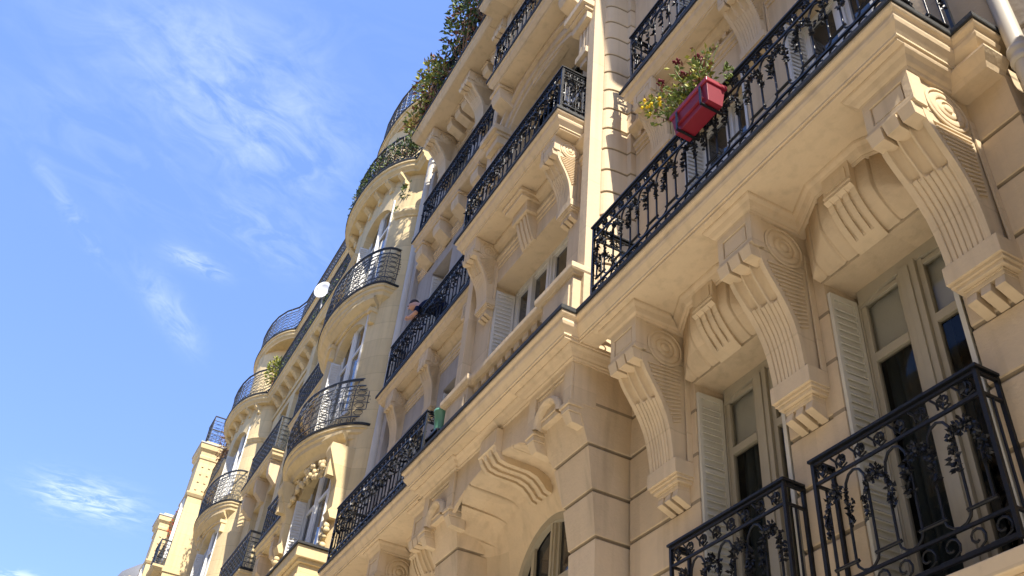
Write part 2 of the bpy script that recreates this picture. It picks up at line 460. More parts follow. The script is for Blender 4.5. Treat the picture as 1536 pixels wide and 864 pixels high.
def corbel_mesh(par, loc, s=(1,1,1), scroll=True, name='corbel', mt=None):
    """scroll corbel; origin on the wall under the soffit, projecting towards -y"""
    m = MB(); sx, sy, sz = s
    def B(x0,x1,y0,y1,z0,z1): m.box(x0*sx,x1*sx,y0*sy,y1*sy,z0*sz,z1*sz)
    # cap block with a sunk panel
    B(-.2,.2,-.55,-.45,-.325,-.003); B(-.183,.183,-.46,.01,-.33,-.003)
    for (a,b,c_,d) in ((-.2,.2,-.325,-.255),(-.2,.2,-.075,-.003),(-.2,-.14,-.255,-.075),(.14,.2,-.255,-.075)): B(a,b,-.568,-.55,c_,d)
    B(-.125,.125,-.562,-.55,-.24,-.09)
    m.prism_x([(y*sy,z*sz) for y,z in [(-.585,-.325),(-.585,-.31),(-.568,-.30),(-.5,-.30),(-.5,-.345),(-.565,-.345),(-.57,-.34)]], -.21*sx, .21*sx)
    for x in (-.132, 0, .132):
        a = .058
        m.add([((x+i*a)*sx, y*sy, z*sz) for (i,y,z) in ((-1,-.60,-.345),(1,-.60,-.345),(1,-.44,-.345),(-1,-.44,-.345),(-.9,-.575,-.44),(.9,-.575,-.44),(.9,-.44,-.44),(-.9,-.44,-.44))],
              [(0,1,2,3),(4,7,6,5),(0,4,5,1),(1,5,6,2),(2,6,7,3),(3,7,4,0)])
    # fluted shaft
    kn = [(-.33,-.505),(-.44,-.49),(-.52,-.455),(-.60,-.405),(-.70,-.34),(-.80,-.285),(-.92,-.235),(-1.05,-.205),(-1.18,-.188),(-1.30,-.178)]
    def yp(z):
        for (za,ya),(zb,yb) in zip(kn, kn[1:]):
            if z >= zb: t = (za-z)/(za-zb); return ya+(yb-ya)*t
        return kn[-1][1]
    rows = []; NX = 72; NZ = 44; ml = MB(); ml2 = MB()
    for i in range(NZ+1):
        z = -.34 - .955*i/NZ; tw = 1-.15*(i/NZ)**.8; row = [(-.182*sx*tw, .01, z*sz)]
        for j in range(NX+1):
            x = -.182 + .364*j/NX; u = x/.182
            y = (yp(z+.02)+yp(z)+yp(z-.02))/3
            split = -.70 - .03*u
            if abs(u) < .86:
                if z > split:
                    ph = (u/.86+1)*1.5; f = ph-int(ph)
                    if z < -.40 or True:
                        e = min(1, (z-split)/.03+.2)
                        if .08 < f < .92: y += .048*math.sqrt(max(0, 1-((f-.5)/.42)**2))*min(1,e)
                else:
                    ph = (u/.86+1)*3.5; f = ph-int(ph)
                    y += -.002 + (.013*(1-(abs(f-.5)/.12)**2) if abs(f-.5) < .12 else 0)
            row.append((x*sx*tw, y*sy, z*sz))
        row.append((.182*sx*tw, .01, z*sz)); rows.append(row)
    m.grid(rows, False)
    if scroll:
        for sg in (-1, 1):
            X0 = sg*.1835*sx; q = sg*sx
            prof = [(.001, 0), (.19, 0), (.192, .012*q), (.17, .016*q), (.168, .003*q), (.158, .003*q), (.15, .014*q), (.12, .018*q), (.105,.014*q),(.10,.004*q),(.092,.004*q),(.085,.014*q),(.06,.02*q),(.05,.008*q),(.042,.008*q),(.035,.022*q),(.001,.026*q)]
            prof2 = [(r, h) for r, h in prof]
            n = 26; rws = []
            for r, h in prof2:
                rws.append([(X0+h, (-.245 + r*cos(2*PI*k/n))*sy*1.0, (-.215 + r*1.0*sin(2*PI*k/n))*sz) for k in range(n)])
            m.grid(rws, True, True)
            # rib along the front edge, and slanting hatching behind it
            ra, rb = [], []
            for i in range(21):
                z = -.36 - .93*i/20
                yy = (yp(z+.02)+yp(z)+yp(z-.02))/3
                Xt = X0*(1-.14*(i/20)**.8)
                ra.append([(Xt-.01*q, yy*sy, z*sz), (Xt+.010*q, yy*sy, z*sz), (Xt+.010*q, (yy+.055-.02*i/20)*sy, z*sz), (Xt-.01*q, (yy+.055-.02*i/20)*sy, z*sz)])
            m.grid(ra, False, True)
            for i in range(15):
                z = -.42 - .036*i
                yy = yp(z-.03)+.06; ye = -.085 - max(0, (.19 - abs(z+.215))*0)
                if yy < ye - .02:
                    m.obox(((X0*(1-.14*(max(0,i)/24)**.8)+.001*q), (yy+ye)/2*sy, (z-.0)*sz), (.009*abs(q)/abs(sx)*sx, 0, 0), (0, (ye-yy)/2*sy, .016*sz), (0, .0, .008*sz))
            m.box(min(X0, X0+.014*q), max(X0, X0+.014*q), -.05*sy, 0, -1.29*sz, -.2*sz)
    # foot: plate, mouldings, drops
    B(-.2,.2,-.185,.01,-1.43,-1.295); 
    for (p_, z0, z1) in ((.165,-1.455,-1.43),(.15,-1.485,-1.455),(.125,-1.50,-1.485),(.12,-1.53,-1.50)): B(-.2*p_/.175,.2*p_/.175,-p_,.01,z0,z1)
    for x in (-.10, 0, .10) if scroll else (0,):
        a = .034 if scroll else .08
        m.add([((x+i*a)*sx, y*sy, z*sz) for (i,y,z) in ((-1,-.115,-1.53),(1,-.115,-1.53),(1,.01,-1.53),(-1,.01,-1.53),(-1,-.135,-1.60),(1,-.135,-1.60),(1,.01,-1.66),(-1,.01,-1.66))],
              [(0,3,2,1),(4,5,6,7),(0,1,5,4),(1,2,6,5),(2,3,7,6),(3,0,4,7)])
    return m.build(name, mt or STONE_L, par, loc=loc, bevel=.007)
def copies(o, par, locs, label=None):
    for l in locs:
        c = o.copy(); C.objects.link(c); c.location = Vector(l) - WP[par.name]; WP[c.name] = Vector(l)

WA = [(-5.46, -4.40), (-3.86, -2.80)]
lower_bay(A, -6.45, -2.075, WA, None)
WB = [(-13.15, -12.15), (-11.5, -10.5)]
lower_bay(A, -14.15, -9.8, WB, None)
c0 = corbel_mesh(A, (-4.155, FY, 5.34))
copies(c0, A, [(-5.72, FY, 5.34), (-2.565, FY, 5.34), (-11.76, FY, 5.34), (-10.22, FY, 5.34), (-13.3, FY, 5.34)])

# crown moulding that runs round corbels and hoods under the soffit
def crown(par, xs0, xs1, corbs, wins):
    m = MB(); P = [(xs0, 4.225)]
    items = sorted([(c, 'c', 0) for c in corbs] + [((a+b)/2, 'w', (b-a)/2) for a, b in wins])
    for c, k, hw in items:
        if k == 'c': P += [(c-.203, 4.225), (c-.203, 3.742), (c+.203, 3.742), (c+.203, 4.225)]
        else: P += [(c-hw-.03, 4.205), (c-.24, 4.06), (c+.24, 4.06), (c+hw+.03, 4.205)]
    P.append((xs1, 4.225))
    Q = [P[0]]
    for p in P[1:]:
        if p[0] > Q[-1][0]+.012 or abs(p[1]-Q[-1][1]) > .1: Q.append(p)
    m.sweep(Q, [(-.06,5.452),(-.06,5.33),(.004,5.33),(.012,5.345),(.012,5.352),(.022,5.358),(.035,5.37),(.055,5.405),(.082,5.425),(.088,5.44),(.088,5.452)])
    m.box(xs0, xs1, 4.215, 4.31, 5.34, 5.452)
    m.build('soffit_moulding', STONE, par)
crown(A, -6.42, -2.15, [-5.72, -4.155, -2.565], WA)
crown(A, -14.1, -9.9, [-13.3, -11.76, -10.22], WB)

# --- main balcony slabs at the height of the first cornice
def edge_profile(z, k=1.0):
    pr = [(0,0),(0,-.022),(-.008,-.034),(-.020,-.040),(-.030,-.052),(-.034,-.075),(-.026,-.090),(-.026,-.098),(-.036,-.125),(-.058,-.152),(-.072,-.172),(-.082,-.186),(-.082,-.205),(-.098,-.205),(-.098,-.233),(-.112,-.233),(-.112,-.215),(-.3,-.215),(-.3,0)]
    return [(d, z+h*k) for d, h in pr]
def slab(par, path, z, wall_y=4.3, k=1.0, name='balcony_slab'):
    """stone slab with a moulded edge and a dark zinc lip; path is its outer plan edge"""
    m = MB(); m.sweep(path, edge_profile(z, k))
    inner = MB()
    # core: one box for every straight front run
    for (a, b) in zip(path, path[1:]):
        if abs(a[1]-b[1]) < 1e-6 and b[0]-a[0] > .2:
            m.box(a[0]+.10, b[0]-.10, a[1]+.10, wall_y+.02, z-.231*k, z-.002)
    s_ = m.build(name, STONE_L, par)
    e = MB(); e.sweep(path, [(.012,z),(.016,z+.01),(.016,z+.05),(.004,z+.066),(-.16,z+.072),(-.16,z)])
    for (a, b) in zip(path, path[1:]):
        if abs(a[1]-b[1]) < 1e-6 and b[0]-a[0] > .2: e.box(a[0]+.1, b[0]-.1, a[1]+.1, wall_y, z+.002, z+.06)
    e.build('zinc_lip', ZINC, s_)
    return s_
SP = [(-13.65,4.3),(-13.65,3.52),(-10.05,3.52),(-10.05,3.34),(-6.17,3.34),(-6.17,3.50),(-2.18,3.50),(-2.18,4.04),(-2.0,4.04),(-2.0,4.3)]
slab(A, SP, 5.68)
m = MB()                     # bands under the right end, above the pier end
m.sweep([(-2.37,4.15),(-2.085,4.15),(-2.085,4.32)], [(-.1,5.449),(-.1,5.322),(.004,5.322),(.02,5.36),(.05,5.40),(.07,5.43),(.07,5.449)])
m.box(-2.37,-2.10,4.16,4.32,5.326,5.446); m.box(-2.4,-2.09,4.13,4.32,5.453,5.675)
m.build('soffit_moulding', STONE, A)

# --- centre bay, ground level: two piers carrying boxes, an arch between them
def pier(par, mir):
    rows = []
    def section(z):
        kn = [(GZ,4.0,-6.96,-6.55),(3.0,4.0,-6.96,-6.54),(3.68,3.99,-6.97,-6.525),(4.10,3.93,-7.0,-6.495),(4.53,3.845,-7.07,-6.455),(4.80,3.75,-7.15,-6.44),(4.95,3.70,-7.2,-6.42),(5.40,3.70,-7.22,-6.42)]
        for p, q in zip(kn, kn[1:]):
            if z <= q[0]: t = (z-p[0])/(q[0]-p[0]); return [p[i]+(q[i]-p[i])*t for i in (1,2,3)]
        return kn[-1][1:]
    zs = []
    z = GZ
    js = [j for j in JZ if GZ+.2 < j < 4.9]
    for j in js: zs += [(j-.022,0),(j-.014,.006),(j-.006,.024),(j+.006,.024),(j+.014,.006),(j+.022,0)]
    zs += [(GZ,0),(5.40,0)] + [(zz,0) for zz in (3.3,3.5,3.9,4.0,4.25,4.35,4.42,4.62,4.70,4.76,4.82,4.88,4.94) if all(abs(zz-j)>.03 for j in js)]
    for z, d in sorted(zs):
        yf, xl, xr = section(z)
        X = lambda x: (x if not mir else -16.26-x)
        rows.append([(X(xl+d),4.45,z),(X(xl+d),yf+d,z),(X(xr-d),yf+d,z),(X(xr-d),4.45,z)])
    m = MB(); m.grid(rows, False, True)
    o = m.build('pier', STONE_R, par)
    bx = MB()
    X0, X1 = (-7.26,-6.42) if not mir else (-9.84,-9.0)
    y = 3.65
    bx.box(X0, X1, y, 3.9, 4.90, 5.34)
    for (a,b,c_,d) in ((X0,X0+.14,4.90,5.34),(X1-.14,X1,4.90,5.34),(X0+.14,X1-.14,5.28,5.34)): bx.box(a,b,y-.03,y-.002,c_,d)
    frame_box(bx, X0+.16, X1-.16, 4.96, 5.26, y, .02, .014)
    # two small brackets and the curl between them
    for x in (X0+.02, X1-.16):
        bx.box(x-.02, x+.16, y-.05, y+.12, 4.86, 4.90); bx.box(x, x+.14, y-.035, y+.15, 4.80, 4.86)
        bx.add([(x+.01,y-.03,4.80),(x+.13,y-.03,4.80),(x+.13,y+.18,4.80),(x+.01,y+.18,4.80),(x+.02,y+.02,4.70),(x+.12,y+.02,4.70),(x+.12,y+.2,4.68),(x+.02,y+.2,4.68)],
               [(0,3,2,1),(4,5,6,7),(0,1,5,4),(1,2,6,5),(2,3,7,6),(3,0,4,7)])
    cx = (X0+X1)/2; r0, r1 = .19, .25; rr = []
    for k in range(17):
        a = PI*k/16
        rr.append([(cx+r0*cos(a), y-.05, 4.88+r0*sin(a)),(cx+(r0+r1)/2*cos(a), y-.075, 4.88+(r0+r1)/2*sin(a)),(cx+r1*cos(a), y-.05, 4.88+r1*sin(a)),(cx+r1*cos(a), y+.1, 4.88+r1*sin(a)),(cx+r0*cos(a), y+.16, 4.86+r0*sin(a))])
    bx.grid(rr, True, True)
    bx.build('pier_bracket', STONE_L, o, bevel=.005)
pier(A, False); pier(A, True)
m = MB()                                     # entablature that breaks forward over the boxes
EP = [(-9.86,4.3),(-9.86,3.62),(-8.98,3.62),(-8.98,3.66),(-7.28,3.66),(-7.28,3.62),(-6.40,3.62),(-6.40,4.3)]
m.sweep(EP, [(-.2,5.452),(-.2,5.335),(.0,5.335),(.006,5.35),(.02,5.356),(.024,5.372),(.05,5.385),(.075,5.415),(.105,5.43),(.11,5.44),(.11,5.452)])
m.box(-9.8, -6.46, 3.7, 4.3, 5.30, 5.452)
m.build('bed_moulding', STONE, A)
# vaulted niche
NC = -8.13
prm = []
for i in range(53):
    t = PI*i/52
    def el(hw, h, z0, e):
        c_, s_ = cos(t), sin(t)
        return (NC - hw*math.copysign(abs(c_)**(2/e), c_), z0 + h*abs(s_)**(2/e))
    prm.append((el(1.17,.84,4.2,2.3), el(1.06,.70,4.2,2.2), el(.73,.72,3.95,2.0)))
rows = []
joints = [-.98, -.72, -.45, -.17, .17, .45, .72, .98]
def niche_row(o, i_, w, g=0):
    n = Vector((i_[0]-NC, 0, i_[1]-4.2)); n = n.normalized()*g if n.length > 0 else n
    yf0 = 3.655
    for (za, ya), (zb, yb) in (((GZ-1,4.03),(3.0,4.03)),((3.0,4.03),(3.68,4.01)),((3.68,4.01),(4.10,3.96)),((4.10,3.96),(4.53,3.875)),((4.53,3.875),(4.80,3.78)),((4.80,3.78),(4.95,3.655))):
        if za <= o[1] < zb: yf0 = ya+(yb-ya)*(o[1]-za)/(zb-za)
    r = [(o[0], yf0, o[1]+(.03 if o[1] > 4.9 else 0)), (o[0]+n.x, yf0+.01, o[1]+n.z), (o[0]+n.x, 4.02, o[1]-.01+n.z)]
    for k in range(1, 6):
        a = k/5*PI/2; r.append((o[0]+(i_[0]-o[0])*(1-cos(a))+n.x*(1-k/5), 4.02+.25*sin(a), o[1]-.01+(i_[1]-o[1]+.01)*(1-cos(a))+n.z*(1-k/5)))
    r += [(i_[0]*.97+NC*.03, 4.30, i_[1]-.01), (w[0], 4.41, w[1]), (w[0], 4.52, w[1])]
    return r
last = None
def lerp(a, b, t): return tuple((a[0]+(b[0]-a[0])*t, a[1]+(b[1]-a[1])*t) if False else tuple(a[k]+(b[k]-a[k])*t for k in range(2)) for _ in (0,))[0]
full = [((NC-1.17, z), (NC-1.06, z), (NC-.73, z-.25)) for z in (GZ, 2.0, 3.0, 3.6)] + prm + [((NC+1.17, z), (NC+1.06, z), (NC+.73, z-.25)) for z in (3.6, 3.0, 2.0, GZ)]
for k, (o, i_, w) in enumerate(full):
    rows.append(niche_row(o, i_, w))
    if k+1 < len(full):
        o2 = full[k+1][0]; a0 = (i_[0]-NC); a1 = full[k+1][1][0]-NC
        for j in joints:
            if min(a0, a1) < j*.93 <= max(a0, a1) and abs(a1-a0) > 1e-6:
                t = (j*.93-a0)/(a1-a0); dt = .009/max(math.hypot(a1-a0, full[k+1][1][1]-i_[1]), .01)
                for tt, g in ((t-dt*1.4, 0), (t-dt*.6, .022), (t+dt*.6, .022), (t+dt*1.4, 0)):
                    tt = min(max(tt, .01), .99); g = g*1.5
                    rows.append(niche_row(lerp(o, o2, tt), lerp(i_, full[k+1][1], tt), lerp(w, full[k+1][2], tt), g))
m = MB(); m.grid(rows, True)
# front spandrel above the vault
pts = [(o[0], o[1]+.03) for o, _, _ in prm if abs(o[0]-NC) < .93]
poly = pts + [(pts[-1][0], 5.34), (pts[0][0], 5.34)]
m.prism_y(poly, 3.655, 3.70)
m.box(NC-1.3, NC+1.3, 3.72, 4.6, 5.12, 5.40)
m.box(NC-1.3, NC-1.165, 4.2, 4.7, GZ, 5.2); m.box(NC+1.165, NC+1.3, 4.2, 4.7, GZ, 5.2)
m.build('arched_niche', STONE, A, recalc=True)
kp = [(3.58,5.33),(3.58,5.15),(3.565,5.14),(3.565,5.12),(3.58,5.11),(3.60,5.05),(3.66,4.975),(3.75,4.955),(4.0,4.95),(4.10,4.92),(4.17,4.86),(4.22,4.80),(4.285,4.785),(4.29,5.33)]
kq = [(y+(.02 if z < 5.1 else 0), z+(.025 if z < 5.1 else 0)) for y, z in kp]
m = MB()
for a, b, g in ((-.19,-.13,0),(-.13,-.085,1),(-.085,-.03,0),(-.03,.03,1),(.03,.085,0),(.085,.13,1),(.13,.19,0)): m.prism_x(kq if g else kp, -8.08+a, -8.08+b)
m.build('keystone', STONE_L, A)

# --- stone balustrade on the centre slab
Z0 = 5.755
for (a, b) in ((-9.70,-9.06),(-7.20,-6.56)):
    bal = MB(); bal.box(a, b, 3.66, 3.92, Z0, 6.55); bal.box(a+.05, b-.05, 3.64, 3.66, Z0+.12, 6.45)
    bo = bal.build('balustrade_pedestal', STONE_L, A, bevel=.006)
r = MB()
cop = [(-.12,6.55),(.02,6.55),(.028,6.565),(.05,6.58),(.062,6.60),(.062,6.66),(.05,6.675),(-.12,6.675)]
r.sweep([(-9.71,3.95),(-9.71,3.66),(-9.03,3.66),(-9.03,3.71),(-7.23,3.71),(-7.23,3.66),(-6.55,3.66),(-6.55,3.95)], cop)
r.box(-9.6,-6.66,3.75,3.88,6.552,6.672); r.box(-9.06,-7.2,3.70,3.86,Z0,Z0+.14)
bo = r.build('balustrade', STONE_L, A)
bp = MB(); n = 9
for i in range(n):
    x = -9.06 + 1.86*(i+.5)/n
    bp.lathe([(.06,0),(.06,.05),(.035,.07),(.045,.1),(.075,.2),(.07,.28),(.035,.45),(.03,.5),(.055,.53),(.055,.56)], (x, 3.79, Z0+.14), n=12)
    bp.box(x-.065, x+.065, 3.725, 3.855, Z0+.70, 6.55)
    # little arch head between balusters
bp.build('baluster_row', STONE_L, bo)

# --- pilaster strip and round corner above the first cornice
COLP = [(-6.60,3.90),(-6.556,3.902),(-6.515,3.910),(-6.48,3.923),(-6.455,3.942),(-6.435,3.968),(-6.42,4.005),(-6.41,4.052),(-6.405,4.10),(-6.403,4.14),(-6.400,4.215),(-6.345,4.232),(-6.34,4.32)]
CJ = [8.23+.368*k for k in range(-8, 21)]
m = MB(); m.sweep(COLP, notched(5.74, 15.4, CJ, back=-.12, d=.02, w=.013), smooth=False)
m.build('rounded_corner', STONE_C, A)
m = MB(); m.box(-6.655,-6.50,3.755,4.1,5.74,15.4); m.build('pilaster_strip', STONE_L, A, bevel=.006)
m = MB(); m.box(-9.76,-9.60,3.755,4.1,5.74,15.4); m.build('pilaster_strip', STONE_L, A, bevel=.006)
COLL = [(-16.26-x, y) for x, y in reversed(COLP)]
m = MB(); m.sweep(COLL, notched(5.74, 15.4, CJ, back=-.12, d=.02, w=.013)); m.build('rounded_corner', STONE_C, A)

# --- upper walls
F1, F2, F3, F4 = 5.75, 9.27, 12.67, 15.67
m = MB()
wa = [(a+.02, b-.02, z+.05, z+2.40) for a, b in WA for z in (F1, F2, F3)]
wall_cols(m, -6.34, -2.0, 4.3, 5.74, 15.4, wa)
m.build('wall', STONE_L, A)
m = MB()
WL = [(-13.18,-12.28), (-11.63,-10.78)]
wl = [(a, b, z+.05, z+2.42) for a, b in WL for z in (F1, F2, F3)]
wall_cols(m, -14.15, -9.86, 4.3, 5.74, 15.4, wl)
m.box(-14.15, -13.95, 4.2, 4.297, 5.74, 15.2)
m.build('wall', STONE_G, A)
m = MB()
cx0, cx1 = -9.12, -7.13
wall_cols(m, -9.70, -6.58, 3.88, 5.74, 15.4, [(cx0, cx1, 5.8, 8.30), (-9.27, -6.98, 9.3, 12.3), (cx0, cx1, 12.7, 15.0)])
# basket arch of the middle storey
ac = -8.125; hw = 1.145; zs, ap = 11.35, 12.05
arc = [(ac-hw*cos(PI*i/24), zs+(ap-zs)*sin(PI*i/24)) for i in range(25)]
m.prism_y([(ac-hw, 12.3)] + arc + [(ac+hw, 12.3)], 3.88, 4.23, False)
m.build('wall', STONE_L, A)
m = MB()
def arch_band(m, r0, r1, y0, y1, cx=ac, a=hw, zs=zs, h=ap-zs):
    rr = []
    for i in range(33):
        t = PI*i/32
        p = lambda d: (cx-(a+d)*cos(t), zs+(h+d)*sin(t))
        q0, q1 = p(r0), p(r1)
        rr.append([(q0[0],y1,q0[1]),(q0[0],y0,q0[1]),(q1[0],y0,q1[1]),(q1[0],y1,q1[1])])
    m.grid(rr, False, True)
arch_band(m, .0, .10, 3.84, 4.2); arch_band(m, .10, .26, 3.80, 3.9); arch_band(m, .26, .34, 3.74, 3.9)
# imposts with consoles
for s in (-1, 1):
    x = ac + s*1.33
    for (w_, p_, z0, z1) in ((.20,.20,11.28,11.44),(.23,.25,11.44,11.50),(.26,.31,11.50,11.62)): m.box(x-w_, x+w_, 3.88-p_, 3.9, z0, z1)
    for k in range(-1, 2): m.box(x+k*.09-.03, x+k*.09+.03, 3.76, 3.9, 10.72, 11.28)
    m.box(x-.15, x+.15, 3.79, 3.9, 10.72, 11.28); m.box(x-.14, x+.14, 3.72, 3.9, 10.60, 10.72); m.box(x-.08, x+.08, 3.77, 3.9, 10.48, 10.60)
m.build('arch_moulding', STONE_L, A, bevel=.006)

# slabs of the upper floors
slab(A, [(-9.59,3.95),(-9.59,3.38),(-6.67,3.38),(-6.67,3.95)], 9.2, 3.9, .95)
slab(A, [(-6.10,4.32),(-6.10,3.92),(-2.15,3.92),(-2.15,4.32)], 9.2, 4.3, .95)
slab(A, [(-14.05,4.32),(-14.05,3.96),(-9.95,3.96),(-9.95,4.2)], 9.2, 4.3, .8)
slab(A, [(-13.6,4.32),(-13.6,3.91),(-9.9,3.91),(-9.9,4.2)], 12.6, 4.3, .8)
slab(A, [(-9.33,3.95),(-9.33,3.39),(-6.80,3.39),(-6.80,3.95)], 12.6, 3.9, .9)
slab(A, [(-6.2,4.32),(-6.2,3.92),(-2.15,3.92),(-2.15,4.32)], 12.6, 4.3, .9)
slab(A, [(-13.72,4.5),(-13.72,3.45),(-10.05,3.45),(-10.05,3.25),(-6.2,3.25),(-6.2,3.45),(-2.0,3.45),(-2.0,4.4)], 15.6, 4.5, .95)
m = MB(); m.box(-13.9,-2.0,4.5,9.5,15.68,18.6); m.box(-14.3,-2.0,5.32,12,GZ,5.6); m.box(-14.3,-2.0,4.68,12,5.6,15.6)
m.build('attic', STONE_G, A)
m = MB(); m.add([(-14.0,4.4,18.6),(-2,4.4,18.6),(-2,9.6,18.6),(-14.0,9.6,18.6),(-13.5,5.6,20.5),(-2,5.6,20.5),(-2,9,20.5),(-13.5,9,20.5)],[(0,3,2,1),(4,5,6,7),(0,1,5,4),(1,2,6,5),(2,3,7,6),(3,0,4,7)])
m.build('roof', ZINC, A)

# entablatures under the upper slabs
def under(par, path, z, back=.1):
    m = MB(); m.sweep(path, [(-back,z),(-back,z-.42),(.012,z-.42),(.012,z-.36),(.03,z-.355),(.03,z-.30),(.05,z-.29),(.05,z-.24),(.0,z-.235),(.0,z-.14),(.03,z-.13),(.06,z-.09),(.11,z-.06),(.12,z-.04),(.12,z)])
    m.build('entablature', STONE_L, par)
under(A, [(-9.66,3.88),(-6.64,3.88)], 8.975)
under(A, [(-6.32,4.3),(-2.02,4.3)], 8.975)
under(A, [(-13.95,4.3),(-9.95,4.3)], 9.01)
under(A, [(-13.95,4.3),(-9.95,4.3)], 12.41)
under(A, [(-9.66,3.88),(-6.64,3.88)], 12.39)
under(A, [(-6.32,4.3),(-2.02,4.3)], 12.39)
under(A, [(-14.1,4.3),(-9.86,4.3)], 15.37); under(A, [(-9.8,3.88),(-6.5,3.88)], 15.37); under(A, [(-6.32,4.3),(-2.02,4.3)], 15.37)
m = MB()                                       # dentils under the right bay's slab
for i in range(34): m.box(-6.2+i*.123, -6.2+i*.123+.06, 4.235, 4.31, 8.735+.003, 8.81)
m.build('dentil_row', STONE_L, A)

# corbels of the upper floors
cB = corbel_mesh(A, (-7.05, 3.88, 8.973), (.86,.70,.735))
copies(cB, A, [(-9.22,3.88,8.973)])
cC = corbel_mesh(A, (-4.155, 4.3, 8.973), (.9,.58,.66))
copies(cC, A, [(-5.72,4.3,8.973), (-2.565,4.3,8.973)])
cE = corbel_mesh(A, (-12.02, 4.3, 9.01), (.85,.50,.72))
copies(cE, A, [(-13.45,4.3,9.01), (-10.39,4.3,9.01)])
cG = corbel_mesh(A, (-4.155, 4.3, 12.37), (.85,.5,.6)); copies(cG, A, [(-5.72,4.3,12.37), (-2.565,4.3,12.37)])
cK = corbel_mesh(A, (-11.43, 4.3, 15.37), (.98,1.08,.80)); copies(cK, A, [(-13.15,4.3,15.37), (-10.0,4.3,15.37)])
def console(par, loc, w, p, h):
    m = MB(); m.box(-w-.03,w+.03,-p-.03,.01,-.05,-.003); m.prism_x([(.01,-.05),(-p,-.05),(-p,-.13*h/.3),(-p*.9,-.2*h/.3),(-p*.5,-.26*h/.3),(-p*.25,-h),(.01,-h)], -w, w)
    return m.build('console', STONE_L, par, loc=loc, bevel=.005)
k1 = console(A, (-13.36,4.3,12.41), .15, .30, .42); copies(k1, A, [(x,4.3,12.41) for x in (-12.55,-11.75,-10.95,-10.12)])
k2 = console(A, (-12.63,4.3,15.37), .11, .40, .34); copies(k2, A, [(x,4.3,15.37) for x in (-12.25,-11.95,-10.98,-10.62)])
k3 = console(A, (-9.2,3.88,12.37), .14, .36, .40); copies(k3, A, [(-7.05,3.88,12.37)])
# small fluted console in the middle of the centre bay
m = MB()
m.box(-.27,.27,-.34,.01,-.06,-.003); m.box(-.24,.24,-.30,.01,-.12,-.06); m.box(-.2,.2,-.20,.01,-.30,-.12)
for a, b, g in ((-.15,-.09,0),(-.09,-.05,1),(-.05,0,0),(0,.04,1),(.04,.09,0),(.09,.13,1),(.13,.15,0)):
    m.prism_x([(.01,-.30),(-.17+.02*g,-.30),(-.13+.02*g,-.45),(-.06+.02*g,-.66),(-.03,-.70),(.01,-.70)], a, b)
m.build('console', STONE_L, A, loc=(-8.125,3.88,8.973), bevel=.004)

# ------------------------------------------------------------------ windows
def window(par, a, b, z0, z1, y, tr=None, fm=FRAME, clear=False, stile=.05, arch=0, name='window', mid=True):
    m = MB(); t = .055
    cx = (a+b)/2
    def top(x): return z1 - arch*((x-cx)/((b-a)/2))**2
    m.box(a, a+t, y-.03, y+.05, z0, top(a)); m.box(b-t, b, y-.03, y+.05, z0, top(b))
    n = 10; tp = []
    for i in range(n):
        x0 = a+t+(b-a-2*t)*i/n; x1 = a+t+(b-a-2*t)*(i+1)/n
        m.prism_y([(x0, top(x0)-t), (x1, top(x1)-t), (x1, z1+.03), (x0, z1+.03)], y-.03, y+.05)
    m.box(a+t, b-t, y-.03, y+.05, z0, z0+.09)
    if mid: m.box(cx-stile, cx+stile, y-.045, y+.05, z0+.09, top(cx)-t+.01); m.box(cx-stile*.35, cx+stile*.35, y-.06, y-.045, z0+.09, z1-t-.02)
    s2 = .045
    segs = [(a+t, cx-stile), (cx+stile, b-t)] if mid else [(a+t, b-t)]
    for (p, q) in segs:
        m.box(p, p+s2, y-.015, y+.03, z0+.09, top(p)-t); m.box(q-s2, q, y-.015, y+.03, z0+.09, top(q)-t)
        if tr: m.box(p+s2, q-s2, y-.02, y+.03, tr-.035, tr+.035)
        m.box(p+s2, q-s2, y-.015, y+.03, top((p+q)/2)-t-.04, top((p+q)/2)-t+.0)
        m.box(p+s2, q-s2, y-.015, y+.03, z0+.09, z0+.20)
    o = m.build(name, fm, par, bevel=.004 if clear else 0)
    g = MB()
    for (p, q) in segs: g.add([(p+.02,y+.01,z0+.1),(q-.02,y+.01,z0+.1),(q-.02,y+.01,z1-.02),(p+.02,y+.01,z1-.02)], [(0,1,2,3)])
    g.build('pane', GLASS if clear else GLASSD, o)
    return o
def shutter(par, p0, p1, z0, z1, mt=SHUT, th=.03, step=.062):
    """louvred shutter standing on the plan line p0-p1"""
    d = Vector((p1[0]-p0[0], p1[1]-p0[1], 0)); L = d.length; d.normalize(); n = Vector((d.y, -d.x, 0))
    m = MB(); c0 = Vector((p0[0], p0[1], 0))
    def bx(u0, u1, za, zb, t=th): m.obox(c0+d*((u0+u1)/2)+Vector((0,0,(za+zb)/2)), d*((u1-u0)/2), n*t/2, Vector((0,0,(zb-za)/2)))
    f = .03
    bx(0, f, z0, z1); bx(L-f, L, z0, z1); bx(f, L-f, z0, z0+.07); bx(f, L-f, z1-.05, z1)
    for zz in (z0+(z1-z0)*.36, z0+(z1-z0)*.70): bx(f, L-f, zz-.02, zz+.02, th*.9)
    k = int((z1-z0-.12)/step)
    for i in range(k):
        z = z0+.09+i*step
        m.obox(c0+d*(L/2)+Vector((0,0,z+.02)), d*(L/2-f), n*.016+Vector((0,0,-.019)), Vector((0,0,.004))+n*.003)
    bx(f, L-f, z0+.07, z1-.05, .004)
    return m.build('shutter', mt, par)
